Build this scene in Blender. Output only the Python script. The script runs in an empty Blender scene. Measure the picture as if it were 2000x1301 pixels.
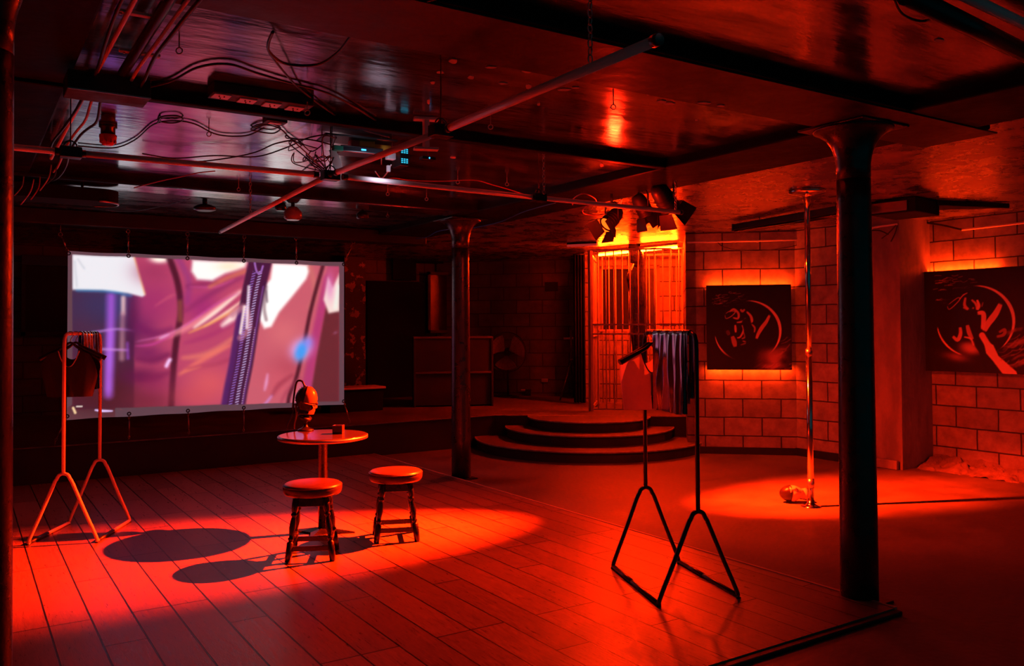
import bpy, math, random
import numpy as np
from mathutils import Vector, Matrix, noise
random.seed(7)
S = bpy.context.scene
COL = S.collection
PI = math.pi
# ------------------------------------------------------------------ camera model
F = 1660.; CX = 1000.; CY = 650.5; SH = 46.; CZ = 1.55
YAW = math.radians(33); TILT = math.radians(1.3); ROLL = math.radians(.3)
fw = Vector((math.sin(YAW)*math.cos(TILT), math.cos(YAW)*math.cos(TILT), math.sin(TILT)))
rt0 = Vector((math.cos(YAW), -math.sin(YAW), 0)); up0 = rt0.cross(fw)
rt = rt0*math.cos(ROLL)-up0*math.sin(ROLL); up = rt0*math.sin(ROLL)+up0*math.cos(ROLL)
def ray(x, y): return fw+rt*((x-CX)/F)+up*(-(y-CY+SH)/F)
def pz(x, y, z):
    r = ray(x, y); t = (z-CZ)/r.z; return Vector((r.x*t, r.y*t, z))
def pY(x, y, Y):
    r = ray(x, y); t = Y/r.y; return Vector((r.x*t, Y, CZ+r.z*t))
def pX(x, y, X):
    r = ray(x, y); t = X/r.x; return Vector((X, r.y*t, CZ+r.z*t))
def pln(x, y, P, n):            # point on the plane through P with normal n
    r = ray(x, y); c = Vector((0, 0, CZ)); t = (P-c).dot(n)/r.dot(n); return c+r*t
def proj_np(pts):
    d = pts-np.array([0, 0, CZ]); z = d@np.array(fw)
    return CX+F*(d@np.array(rt))/z, CY-SH-F*(d@np.array(up))/z
cam = bpy.data.cameras.new('camera'); co = bpy.data.objects.new('camera', cam); COL.objects.link(co)
co.matrix_world = Matrix(((rt.x, up.x, -fw.x, 0), (rt.y, up.y, -fw.y, 0), (rt.z, up.z, -fw.z, CZ), (0, 0, 0, 1)))
cam.sensor_width = 36; cam.lens = F/2000*36; cam.shift_y = -SH/2000; cam.clip_start = .05
S.camera = co

# ------------------------------------------------------------------ materials
def srgb(c):
    return tuple(((v/255)/12.92 if v/255 <= .04045 else ((v/255+.055)/1.055)**2.4) for v in c)
def mk(name, c1, c2=None, scale=6., rough=.5, rough2=None, metal=0., spec=.5, bump=0., bscale=None, stretch=(1, 1, 1), lo=.4, hi=.62, detail=6, coat=0., uv=False, trans=0.):
    m = bpy.data.materials.new(name); m.use_nodes = True; nt = m.node_tree; N = nt.nodes; L = nt.links
    b = N['Principled BSDF']; b.inputs['Roughness'].default_value = rough; b.inputs['Metallic'].default_value = metal
    b.inputs['Specular IOR Level'].default_value = spec; b.inputs['Base Color'].default_value = (*c1, 1)
    b.inputs['Coat Weight'].default_value = coat; b.inputs['Transmission Weight'].default_value = trans
    if c2 is None and bump == 0 and rough2 is None: return m
    tc = N.new('ShaderNodeTexCoord'); mp = N.new('ShaderNodeMapping'); mp.inputs['Scale'].default_value = stretch
    L.new(tc.outputs['UV' if uv else 'Object'], mp.inputs[0])
    nz = N.new('ShaderNodeTexNoise'); nz.inputs['Scale'].default_value = scale; nz.inputs['Detail'].default_value = detail
    nz.inputs['Roughness'].default_value = .62
    L.new(mp.outputs[0], nz.inputs['Vector'])
    mr = N.new('ShaderNodeMapRange'); mr.inputs[1].default_value = lo; mr.inputs[2].default_value = hi; L.new(nz.outputs['Fac'], mr.inputs[0])
    if c2 is not None:
        mx = N.new('ShaderNodeMix'); mx.data_type = 'RGBA'; mx.inputs[6].default_value = (*c1, 1); mx.inputs[7].default_value = (*c2, 1)
        L.new(mr.outputs[0], mx.inputs[0]); L.new(mx.outputs[2], b.inputs['Base Color'])
    if rough2 is not None:
        r2 = N.new('ShaderNodeMapRange'); r2.inputs[1].default_value = .35; r2.inputs[2].default_value = .65
        r2.inputs[3].default_value = rough; r2.inputs[4].default_value = rough2
        L.new(nz.outputs['Fac'], r2.inputs[0]); L.new(r2.outputs[0], b.inputs['Roughness'])
    if bump:
        n2 = N.new('ShaderNodeTexNoise'); n2.inputs['Scale'].default_value = bscale or scale*3; n2.inputs['Detail'].default_value = 5
        L.new(mp.outputs[0], n2.inputs['Vector'])
        bp = N.new('ShaderNodeBump'); bp.inputs['Strength'].default_value = 1; bp.inputs['Distance'].default_value = bump
        L.new(n2.outputs['Fac'], bp.inputs['Height']); L.new(bp.outputs[0], b.inputs['Normal'])
    return m
def emat(name, c, s):
    m = bpy.data.materials.new(name); m.use_nodes = True; b = m.node_tree.nodes['Principled BSDF']
    b.inputs['Base Color'].default_value = (.02, .02, .02, 1)
    b.inputs['Emission Color'].default_value = (*c, 1); b.inputs['Emission Strength'].default_value = s
    return m
def brickmat(name, c1, c2, mortar, bw, bh, ms, rough, rough2, bump, offset=.5, grain=None, freq=2, peel=None, spec=.5, fine=.0012):
    m = bpy.data.materials.new(name); m.use_nodes = True; nt = m.node_tree; N = nt.nodes; L = nt.links; b = N['Principled BSDF']
    b.inputs['Specular IOR Level'].default_value = spec
    tc = N.new('ShaderNodeTexCoord'); br = N.new('ShaderNodeTexBrick')
    br.offset = offset; br.offset_frequency = freq; br.inputs['Scale'].default_value = 1
    br.inputs['Mortar Size'].default_value = ms; br.inputs['Mortar Smooth'].default_value = .25
    br.inputs['Brick Width'].default_value = bw; br.inputs['Row Height'].default_value = bh; br.inputs['Bias'].default_value = 0
    br.inputs['Color1'].default_value = (*c1, 1); br.inputs['Color2'].default_value = (*c2, 1); br.inputs['Mortar'].default_value = (*mortar, 1)
    # slightly wavering joints
    wz = N.new('ShaderNodeTexNoise'); wz.inputs['Scale'].default_value = 5; L.new(tc.outputs['UV'], wz.inputs['Vector'])
    wa = N.new('ShaderNodeVectorMath'); wa.operation = 'SCALE'; wa.inputs['Scale'].default_value = .012 if not grain else .003
    L.new(wz.outputs['Color'], wa.inputs[0]); ws = N.new('ShaderNodeVectorMath'); L.new(tc.outputs['UV'], ws.inputs[0]); L.new(wa.outputs[0], ws.inputs[1])
    L.new(ws.outputs[0], br.inputs['Vector'])
    mp = N.new('ShaderNodeMapping'); mp.inputs['Scale'].default_value = grain or (1, 1, 1); L.new(tc.outputs['UV'], mp.inputs[0])
    nz = N.new('ShaderNodeTexNoise'); nz.inputs['Scale'].default_value = 5 if grain else 7; nz.inputs['Detail'].default_value = 8; nz.inputs['Roughness'].default_value = .65
    nz.inputs['Distortion'].default_value = 1.2 if grain else 0
    L.new(mp.outputs[0], nz.inputs['Vector'])
    mr = N.new('ShaderNodeMapRange'); mr.inputs[1].default_value = .3; mr.inputs[2].default_value = .7
    mr.inputs[3].default_value = .62; mr.inputs[4].default_value = 1.3; L.new(nz.outputs['Fac'], mr.inputs[0])
    mu = N.new('ShaderNodeVectorMath'); mu.operation = 'SCALE'; L.new(br.outputs['Color'], mu.inputs[0]); L.new(mr.outputs[0], mu.inputs['Scale'])
    out = mu.outputs[0]
    if peel:
        pn = N.new('ShaderNodeTexNoise'); pn.inputs['Scale'].default_value = peel[0]; pn.inputs['Detail'].default_value = 7; pn.inputs['Roughness'].default_value = .7
        L.new(tc.outputs['UV'], pn.inputs['Vector'])
        pr = N.new('ShaderNodeMapRange'); pr.inputs[1].default_value = peel[1]; pr.inputs[2].default_value = peel[1]+.02; L.new(pn.outputs['Fac'], pr.inputs[0])
        mx = N.new('ShaderNodeMix'); mx.data_type = 'RGBA'; L.new(pr.outputs[0], mx.inputs[0]); L.new(out, mx.inputs[6]); mx.inputs[7].default_value = (*peel[2], 1); out = mx.outputs[2]
    L.new(out, b.inputs['Base Color'])
    r2 = N.new('ShaderNodeMapRange'); r2.inputs[1].default_value = .3; r2.inputs[2].default_value = .7; r2.inputs[3].default_value = rough; r2.inputs[4].default_value = rough2
    L.new(nz.outputs['Fac'], r2.inputs[0]); L.new(r2.outputs[0], b.inputs['Roughness'])
    inv = N.new('ShaderNodeMath'); inv.operation = 'SUBTRACT'; inv.inputs[0].default_value = 1; L.new(br.outputs['Fac'], inv.inputs[1])
    bp = N.new('ShaderNodeBump'); bp.inputs['Distance'].default_value = bump; L.new(inv.outputs[0], bp.inputs['Height'])
    b2 = N.new('ShaderNodeBump'); b2.inputs['Distance'].default_value = fine; n3 = N.new('ShaderNodeTexNoise'); n3.inputs['Scale'].default_value = 60 if not grain else 22
    n3.inputs['Detail'].default_value = 6
    L.new(mp.outputs[0], n3.inputs['Vector']); L.new(n3.outputs['Fac'], b2.inputs['Height']); L.new(bp.outputs[0], b2.inputs['Normal'])
    L.new(b2.outputs[0], b.inputs['Normal'])
    return m
def vcolmat(name, emit=0., rough=.6, base=1.):
    m = bpy.data.materials.new(name); m.use_nodes = True; N = m.node_tree.nodes; L = m.node_tree.links; b = N['Principled BSDF']
    a = N.new('ShaderNodeAttribute'); a.attribute_name = 'Col'; b.inputs['Roughness'].default_value = rough
    if emit:
        L.new(a.outputs['Color'], b.inputs['Emission Color']); b.inputs['Emission Strength'].default_value = emit
        b.inputs['Base Color'].default_value = (.12, .12, .12, 1)
    else: L.new(a.outputs['Color'], b.inputs['Base Color'])
    return m

M = {}
M['concrete'] = mk('concrete_floor', (.10, .093, .09), (.165, .15, .145), scale=1.6, rough=.40, rough2=.62, bump=.004, bscale=26)
M['wood'] = brickmat('wood_planks', (.27, .18, .145), (.18, .12, .095), (.006, .004, .004), 1.25, .198, .005, .25, .42, .006, offset=.37, grain=(1.6, 14, 1), freq=3, fine=.0006)
M['woodedge'] = mk('plank_edge', (.45, .33, .27), rough=.5)
M['ceil'] = mk('ceiling_boards', (.24, .23, .24), (.68, .66, .70), metal=.96, scale=1.5, rough=.10, rough2=.22, spec=.8, bump=.0014, bscale=7, stretch=(1, 3.2, 1), lo=.35, hi=.7)
M['ceilshade'] = mk('ceiling_boards_shaded', (.04, .04, .042), (.12, .12, .125), metal=.8, scale=2, rough=.2, rough2=.35, bump=.002, bscale=7, stretch=(1, 3.2, 1))  # darker copy of the ceiling boards, the far bay's shade put into the colour
M['ceilr'] = mk('ceiling_plaster', (.17, .16, .155), (.58, .5, .48), metal=.75, scale=2, rough=.2, rough2=.38, spec=.8, bump=.005, bscale=6, stretch=(2.6, 2.6, 1), lo=.35, hi=.7)
M['beam'] = mk('beam_paint', (.006, .006, .007), (.012, .011, .011), scale=5, rough=.45, rough2=.6, spec=.06, bump=.003, bscale=14)
M['beamred'] = mk('beam_soffit', (.018, .016, .016), (.036, .03, .029), scale=3, rough=.35, rough2=.55, spec=.2, bump=.003, bscale=12)
M['block'] = brickmat('concrete_blocks', (.34, .30, .29), (.24, .21, .2), (.03, .027, .026), .45, .2275, .008, .5, .75, .012)
M['blockdk'] = brickmat('dark_painted_blocks', (.075, .066, .064), (.045, .04, .04), (.004, .004, .004), .45, .2275, .008, .5, .75, .012, peel=(5.5, .70, (.4, .33, .3)))
M['plaster'] = mk('peeling_plaster', (.20, .17, .165), (.30, .25, .24), scale=3, rough=.5, rough2=.75, bump=.008, bscale=9, stretch=(2, 2, .7))
M['black'] = mk('black_paint', (.008, .008, .009), (.014, .013, .014), scale=9, rough=.45, rough2=.7, bump=.001)
M['blackflat'] = mk('flat_black', (.005, .005, .006), rough=.85)
M['cloth'] = mk('black_cloth', (.006, .006, .007), rough=.95, spec=.2)
M['stage'] = mk('stage_black', (.012, .012, .013), (.022, .02, .02), scale=4, rough=.5, rough2=.75, bump=.002)
M['stagetop'] = mk('stage_top', (.07, .062, .06), (.13, .11, .105), scale=3, rough=.42, rough2=.6, bump=.002)
M['nosing'] = mk('highlight_nosing', (.33, .28, .26), (.2, .17, .16), scale=9, rough=.5)  # lit edge of the steps put into a lighter nosing colour
M['iron'] = mk('cast_iron_paint', (.014, .014, .015), (.022, .021, .021), scale=12, rough=.24, rough2=.4, spec=.7, bump=.0015, bscale=40)
M['tubewhite'] = mk('white_plastic_tube', (.78, .72, .72), rough=.38)
M['rackwhite'] = mk('rack_white_enamel', (.6, .55, .55), rough=.35)
M['rackblack'] = mk('rack_black_enamel', (.014, .014, .016), rough=.3)
M['sleeve'] = mk('dark_sleeve', (.03, .03, .04), rough=.3)
M['chrome'] = mk('chrome', (.75, .72, .72), rough=.12, metal=1)
M['steel'] = mk('dull_steel', (.45, .43, .43), rough=.38, metal=1)
M['bars'] = mk('painted_bars', (.42, .36, .34), rough=.4)
M['seat'] = mk('vinyl_seat', (.05, .03, .03), (.036, .022, .022), scale=8, rough=.34, bump=.001)
M['dkwood'] = mk('dark_turned_wood', (.005, .004, .0035), (.01, .007, .006), scale=14, rough=.22, rough2=.35)
M['tabletop'] = mk('table_laminate', (.03, .024, .027), (.025, .02, .022), scale=6, rough=.14)
M['latex'] = mk('black_latex', (.006, .006, .007), rough=.14, spec=.9, bump=.006, bscale=18, scale=6)
M['silk'] = mk('shiny_grey_fabric', (.03, .03, .034), rough=.26, spec=1., metal=.35)
M['vinyl'] = mk('silver_vinyl', (.5, .46, .5), rough=.17, metal=.9)
M['top'] = mk('matt_dark_top', (.02, .017, .016), rough=.6)
M['topred'] = mk('fabric_top', (.26, .2, .2), rough=.6)
def cloth(name, c, f=.5):
    m = bpy.data.materials.new(name); m.use_nodes = True; N = m.node_tree.nodes; L = m.node_tree.links
    d = N['Principled BSDF']; d.inputs['Base Color'].default_value = (*c, 1); d.inputs['Roughness'].default_value = .55
    t = N.new('ShaderNodeBsdfTranslucent'); t.inputs[0].default_value = (*c, 1); x = N.new('ShaderNodeMixShader'); x.inputs[0].default_value = f
    L.new(d.outputs[0], x.inputs[1]); L.new(t.outputs[0], x.inputs[2]); L.new(x.outputs[0], N['Material Output'].inputs[0]); return m
M['topred'] = cloth('sheer_top', (.55, .42, .42), .6)
M['skin'] = mk('mannequin_plastic', (.5, .38, .33), rough=.28)
M['leather'] = mk('leather_mask', (.02, .015, .015), rough=.3, bump=.002, bscale=50)
M['maskred'] = mk('leather_visor', (.2, .13, .12), rough=.3)
M['cable'] = mk('black_cable', (.012, .012, .014), rough=.4)
M['cablelt'] = mk('pale_cable', (.45, .42, .42), rough=.45)
M['cablered'] = mk('red_cable', (.4, .05, .03), rough=.45)
M['cableblue'] = mk('blue_cable', (.05, .25, .7), rough=.45)
M['screen'] = vcolmat('projected_image', emit=1.12, rough=.7)
M['picture'] = vcolmat('printed_canvas', rough=.5)
M['glass'] = mk('dark_glass', (.01, .01, .012), rough=.08, spec=.8)
M['clear'] = mk('clear_glass', (.9, .85, .85), rough=.08, trans=.9)
M['plate'] = mk('socket_plate_white', (.6, .56, .58), rough=.4)
M['yellow'] = mk('yellow_plastic', (.85, .42, .04), rough=.45)
M['green'] = mk('green_plastic', (.03, .35, .22), rough=.45)
M['orange'] = mk('orange_plastic', (.6, .14, .05), rough=.45)
M['redplastic'] = mk('red_plastic', (.6, .02, .02), rough=.35)
M['paper'] = mk('paper_label', (.6, .57, .55), rough=.7)
M['flake'] = mk('bare_plaster_patch', (.45, .36, .33), rough=.7)
M['neon'] = emat('red_neon_glow', (1, .017, .0004), 1250)
M['neondim'] = emat('dim_tube', (1, .05, .04), .35)
M['led'] = emat('red_led_strip', (1, .04, .004), 16)
M['lens'] = emat('lit_lens', (1, .12, .006), 2.2)
M['ledblue'] = emat('blue_led', (.05, .45, 1), 2.2)
M['ledcyan'] = emat('cyan_led', (.03, .5, .75), 1.3)
M['ledred'] = emat('red_led', (1, .05, .02), 1.5)

# ------------------------------------------------------------------ mesh builder
class MB:
    def __init__(s): s.v = []; s.f = []; s.uv = []; s.sm = []
    def _q(s, pts, uvs=None, smooth=False):
        n = len(s.v); s.v += [tuple(p) for p in pts]; s.f.append(tuple(range(n, n+len(pts)))); s.uv.append(uvs or [(0, 0)]*len(pts)); s.sm.append(smooth)
    def box(s, c, d, rot=None, bev=0.):
        cx, cy, cz = c; hx, hy, hz = d[0]/2, d[1]/2, d[2]/2
        R = rot.to_matrix() if hasattr(rot, 'to_matrix') else (Matrix.Rotation(rot, 3, 'Z') if isinstance(rot, (int, float)) else (rot or Matrix.Identity(3)))
        C = Vector(c)
        b = min(bev, hx*.9, hy*.9, hz*.9)
        if b <= 0:
            P = lambda x, y, z: C+R@Vector((x*hx, y*hy, z*hz))
            fs = [((-1, -1, -1), (-1, 1, -1), (1, 1, -1), (1, -1, -1)), ((-1, -1, 1), (1, -1, 1), (1, 1, 1), (-1, 1, 1)), ((-1, -1, -1), (1, -1, -1), (1, -1, 1), (-1, -1, 1)),
                  ((1, 1, -1), (-1, 1, -1), (-1, 1, 1), (1, 1, 1)), ((-1, 1, -1), (-1, -1, -1), (-1, -1, 1), (-1, 1, 1)), ((1, -1, -1), (1, 1, -1), (1, 1, 1), (1, -1, 1))]
            for k, f in enumerate(fs):
                ax = [(0, 1), (0, 1), (0, 2), (0, 2), (1, 2), (1, 2)][k]; h = (hx, hy, hz)
                w = [(q[ax[0]]*h[ax[0]], q[ax[1]]*h[ax[1]]) for q in f]
                s._q([P(*q) for q in f], w)
            return s
        # bevelled box: three stacked rounded-corner loops
        def loop(z, ins):
            o = []
            for (sx, sy) in ((1, 1), (-1, 1), (-1, -1), (1, -1)):
                a0 = {(1, 1): 0, (-1, 1): 90, (-1, -1): 180, (1, -1): 270}[(sx, sy)]
                for a in (0, 45, 90):
                    r = math.radians(a0+a); rr = b-ins
                    o.append(C+R@Vector((sx*(hx-b)+math.cos(r)*rr, sy*(hy-b)+math.sin(r)*rr, z)))
            return o
        ls = [loop(-hz, b*.9), loop(-hz+b*.35, b*.25), loop(-hz+b, 0), loop(hz-b, 0), loop(hz-b*.35, b*.25), loop(hz, b*.9)]
        s.loft(ls, cap=True, smooth=False); return s
    def loft(s, ls, cap=False, smooth=True, closed=True):
        n = len(s.v); m = len(ls[0])
        for l in ls: s.v += [tuple(p) for p in l]
        for i in range(len(ls)-1):
            for j in range(m if closed else m-1):
                a = n+i*m+j; b_ = n+i*m+(j+1) % m
                s.f.append((a, b_, b_+m, a+m)); s.uv.append([(0, 0)]*4); s.sm.append(smooth)
        if cap:
            s.f.append(tuple(n+j for j in reversed(range(m)))); s.uv.append([(0, 0)]*m); s.sm.append(False)
            k = n+(len(ls)-1)*m; s.f.append(tuple(k+j for j in range(m))); s.uv.append([(0, 0)]*m); s.sm.append(False)
        return s
    def tube(s, pts, r, n=8, cap=True, closed=False):
        pts = [Vector(p) for p in pts]; rs = r if isinstance(r, (list, tuple)) else [r]*len(pts); ls = []
        prev = None; N = len(pts)
        for i, p in enumerate(pts):
            if closed: t = pts[(i+1) % N]-pts[i-1]
            else: t = pts[min(i+1, N-1)]-pts[max(i-1, 0)]
            t.normalize()
            if prev is None:
                u = t.orthogonal().normalized()
            else:
                u = (prev-t*prev.dot(t)); u = u.normalized() if u.length > 1e-6 else t.orthogonal().normalized()
            prev = u; w = t.cross(u)
            ls.append([p+u*math.cos(2*PI*k/n)*rs[i]+w*math.sin(2*PI*k/n)*rs[i] for k in range(n)])
        if closed: ls.append(ls[0])
        s.loft(ls, cap=cap and not closed); return s
    def lathe(s, prof, c=(0, 0, 0), n=24, axis=None):
        C = Vector(c); R = axis if axis is not None else Matrix.Identity(3); ls = []
        for r, z in prof: ls.append([C+R@Vector((math.cos(2*PI*k/n)*r, math.sin(2*PI*k/n)*r, z)) for k in range(n)])
        s.loft(ls, cap=True); return s
    def torus(s, c, R, r, axis=None, n=20, m=6, stretch=1.):
        A = axis if axis is not None else Matrix.Identity(3)
        s.tube([Vector(c)+A@Vector((math.cos(2*PI*k/n)*R, math.sin(2*PI*k/n)*R*stretch, 0)) for k in range(n)], r, m, closed=True); return s
    def prism(s, poly, z0, z1, swap=False):
        b = [Vector((x, y, z0)) for x, y in poly]; t = [Vector((x, y, z1)) for x, y in poly]
        s._q(t, [((p.y, p.x) if swap else (p.x, p.y)) for p in t]); s._q(list(reversed(b)), [(p.x, p.y) for p in reversed(b)])
        for i in range(len(poly)):
            j = (i+1) % len(poly); l = (b[i]-b[j]).length
            s._q([b[i], b[j], t[j], t[i]], [(0, z0), (l, z0), (l, z1), (0, z1)])
        return s
    def wall(s, a, b, z0, z1, th, uo=0.):
        """wall slab whose visible face runs a->b; thickness to the right-hand side of a->b"""
        a = Vector((*a[:2], 0)); b = Vector((*b[:2], 0)); d = (b-a).normalized(); n = Vector((d.y, -d.x, 0))*th; l = (b-a).length
        Z0 = Vector((0, 0, z0)); Z1 = Vector((0, 0, z1))
        s._q([b+Z0, a+Z0, a+Z1, b+Z1], [(l+uo, z0), (uo, z0), (uo, z1), (l+uo, z1)])
        s._q([a+n+Z0, b+n+Z0, b+n+Z1, a+n+Z1], [(uo, z0), (l+uo, z0), (l+uo, z1), (uo, z1)])
        for p, q in ((a, a+n), (b+n, b)):
            w = abs(th); s._q([p+Z0, q+Z0, q+Z1, p+Z1], [(0, z0), (w, z0), (w, z1), (0, z1)])
        s._q([a+Z1, a+n+Z1, b+n+Z1, b+Z1], [(0, 0), (0, .1), (l, .1), (l, 0)])
        s._q([b+Z0, b+n+Z0, a+n+Z0, a+Z0], [(0, 0), (0, .1), (l, .1), (l, 0)])
        return s
    def grid(s, fn, nu, nv, smooth=True):
        n = len(s.v)
        for j in range(nv+1):
            for i in range(nu+1): s.v.append(tuple(fn(i/nu, j/nv)))
        for j in range(nv):
            for i in range(nu):
                a = n+j*(nu+1)+i; s.f.append((a, a+1, a+nu+2, a+nu+1)); s.uv.append([(i/nu, j/nv)]*4); s.sm.append(smooth)
        return s
    def build(s, name, mat, parent=None, world=False):
        me = bpy.data.meshes.new(name); me.from_pydata(s.v, [], s.f); 
        ul = me.uv_layers.new(name='UVMap'); flat = [c for f in s.uv for u in f for c in u]
        ul.data.foreach_set('uv', flat); me.polygons.foreach_set('use_smooth', s.sm)
        me.materials.append(M[mat] if isinstance(mat, str) else mat)
        import bmesh
        bm = bmesh.new(); bm.from_mesh(me); bmesh.ops.recalc_face_normals(bm, faces=bm.faces); bm.to_mesh(me); bm.free()
        me.update()
        o = bpy.data.objects.new(name, me); COL.objects.link(o)
        if parent is not None:
            o.parent = parent
            if world: o.matrix_parent_inverse = parent.matrix_basis.inverted()
        return o
def tag(o, label, cat, group=None, kind=None):
    if label: o['label'] = label
    if cat: o['category'] = cat
    if group: o['group'] = group
    if kind: o['kind'] = kind
    return o
def thing(name, label, cat, loc=(0, 0, 0), rz=0., group=None, R=None):
    o = bpy.data.objects.new(name, None); COL.objects.link(o); o.empty_display_size = .1
    if R is not None: o.matrix_world = Matrix.Translation(loc) @ R.to_4x4()
    else: o.location = loc; o.rotation_euler = (0, 0, rz)
    return tag(o, label, cat, group)
def struct(name, mb, mat, label=None):
    o = mb.build(name, mat); o['kind'] = 'structure'
    if label: o['label'] = label; 
    return o
def copytree(o, parent=None):
    c = o.copy(); COL.objects.link(c)
    if parent is not None: c.parent = parent
    for ch in list(o.children): copytree(ch, c)
    return c
def aim(d, upv=Vector((0, 0, 1))):   # local +Z -> d
    return Vector(d).normalized().to_track_quat('Z', 'Y').to_matrix()
def dirx(d):                         # local +X -> d, Z up-ish
    return Vector(d).normalized().to_track_quat('X', 'Z').to_matrix()
def smoothpath(pts, k=6):
    pts = [Vector(p) for p in pts]; o = []
    P = [pts[0]]+pts+[pts[-1]]
    for i in range(1, len(P)-2):
        for j in range(k):
            t = j/k; a, b, c, d = P[i-1], P[i], P[i+1], P[i+2]
            o.append(.5*((2*b)+(c-a)*t+(2*a-5*b+4*c-d)*t*t+(3*b-a-3*c+d)*t*t*t))
    o.append(pts[-1]); return o

# ------------------------------------------------------------------ painter (content of the screen and the two canvases)
class Paint:
    def __init__(s, x0, y0, x1, y1, sc, base):
        s.x0, s.y0, s.sc = x0, y0, sc; s.w = int((x1-x0)*sc); s.h = int((y1-y0)*sc)
        s.X, s.Y = np.meshgrid(x0+(np.arange(s.w)+.5)/sc, y0+(np.arange(s.h)+.5)/sc)
        s.I = np.zeros((s.h, s.w, 3))+np.array(base, float)
    def mix(s, a, col, w=None):
        w = w or (slice(0, s.h), slice(0, s.w)); a = np.clip(a, 0, 1)[..., None]; s.I[w] = s.I[w]*(1-a)+np.array(col, float)*a
    def win(s, pts, m):
        xs = [p[0] for p in pts]; ys = [p[1] for p in pts]; c = lambda v, hi: int(min(max(v, 0), hi))
        return (slice(c((min(ys)-m-s.y0)*s.sc, s.h-1), c((max(ys)+m-s.y0)*s.sc+1, s.h)), slice(c((min(xs)-m-s.x0)*s.sc, s.w-1), c((max(xs)+m-s.x0)*s.sc+1, s.w)))
    def blob(s, cx, cy, rx, ry, col, al=1., rot=0., p=2.):
        c, n = math.cos(math.radians(rot)), math.sin(math.radians(rot)); dx, dy = s.X-cx, s.Y-cy
        u = (dx*c+dy*n)/rx; v = (-dx*n+dy*c)/ry; s.mix(al*np.exp(-((u*u+v*v)**(p/2))), col)
    def dist(s, pts, W=None):
        X, Y = (s.X, s.Y) if W is None else (s.X[W], s.Y[W])
        d = np.full(X.shape, 1e9); tt = np.zeros(X.shape); n = len(pts)-1
        for i in range(n):
            (ax, ay), (bx, by) = pts[i], pts[i+1]; ux, uy = bx-ax, by-ay; l = ux*ux+uy*uy+1e-9
            t = np.clip(((X-ax)*ux+(Y-ay)*uy)/l, 0, 1); q = np.hypot(X-ax-ux*t, Y-ay-uy*t)
            m = q < d; d = np.where(m, q, d); tt = np.where(m, (i+t)/n, tt)
        return d, tt
    def stroke(s, pts, w, col, al=1., soft=1.5, taper=0.):
        pts = [tuple(p[:2]) for p in smoothpath([(x, y, 0) for x, y in pts], 5)]
        W = s.win(pts, w/2+soft+1); d, t = s.dist(pts, W); ww = w/2*(1-taper*np.abs(2*t-1)**1.5)
        s.mix(al*np.clip((ww-d)/soft+.5, 0, 1)*(1 if not taper else np.clip((1-np.abs(2*t-1))*6, 0, 1)), col, W)
    def poly(s, pts, col, al=1., soft=1.5):
        W = s.win(pts, soft+1); X, Y = s.X[W], s.Y[W]; ins = np.zeros(X.shape, bool); n = len(pts)
        for i in range(n):
            (ax, ay), (bx, by) = pts[i], pts[(i+1) % n]
            c = ((ay > Y) != (by > Y)) & (X < (bx-ax)*(Y-ay)/((by-ay) if by != ay else 1e-9)+ax); ins ^= c
        d, _ = s.dist(list(pts)+[pts[0]], W); sd = np.where(ins, d, -d); s.mix(al*np.clip(sd/soft+.5, 0, 1), col, W)
    def blur(s, sg):
        r = int(sg*3)+1; k = np.exp(-.5*(np.arange(-r, r+1)/sg)**2); k /= k.sum()
        for ax in (0, 1):
            P = np.pad(s.I, [(r, r) if a == ax else (0, 0) for a in range(3)], mode='edge'); n = s.I.shape[ax]
            s.I = sum(k[i]*(P[i:i+n] if ax == 0 else P[:, i:i+n]) for i in range(2*r+1))
    def lin(s):
        v = np.clip(s.I/255, 0, 1); return np.where(v <= .04045, v/12.92, ((v+.055)/1.055)**2.4)
    def sample(s, x, y):
        L = s.lin(); i = np.clip((x-s.x0)*s.sc-.5, 0, s.w-1.001); j = np.clip((y-s.y0)*s.sc-.5, 0, s.h-1.001)
        i0, j0 = i.astype(int), j.astype(int); fx, fy = (i-i0)[:, None], (j-j0)[:, None]
        return L[j0, i0]*(1-fx)*(1-fy)+L[j0, i0+1]*fx*(1-fy)+L[j0+1, i0]*(1-fx)*fy+L[j0+1, i0+1]*fx*fy
def paintmesh(name, P0, U, V, nu, nv, painter, mat, parent, bulge=None):
    """sheet P0 + u*U + v*V with one painted colour per vertex"""
    u, v = np.meshgrid(np.linspace(0, 1, nu+1), np.linspace(0, 1, nv+1)); u = u.ravel(); v = v.ravel()
    pts = np.array(P0)+u[:, None]*np.array(U)+v[:, None]*np.array(V)
    x, y = proj_np(pts); col = painter.sample(x, y)
    if bulge is not None: pts = pts+bulge(u, v)
    i, j = np.meshgrid(np.arange(nu), np.arange(nv)); a = (j*(nu+1)+i).ravel()
    fc = np.stack([a, a+1, a+nu+2, a+nu+1], 1)
    me = bpy.data.meshes.new(name); me.vertices.add(len(pts)); me.vertices.foreach_set('co', pts.ravel())
    me.loops.add(fc.size); me.loops.foreach_set('vertex_index', fc.ravel().astype(np.int32))
    me.polygons.add(len(fc)); me.polygons.foreach_set('loop_start', np.arange(0, fc.size, 4, dtype=np.int32))
    try: me.polygons.foreach_set('loop_total', np.full(len(fc), 4, dtype=np.int32))
    except Exception: pass
    me.update(calc_edges=True); me.validate()
    ca = me.color_attributes.new('Col', 'FLOAT_COLOR', 'POINT'); ca.data.foreach_set('color', np.concatenate([col, np.ones((len(col), 1))], 1).ravel())
    me.polygons.foreach_set('use_smooth', np.ones(len(fc), bool)); me.materials.append(M[mat])
    o = bpy.data.objects.new(name, me); COL.objects.link(o); o.parent = parent; return o

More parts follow.
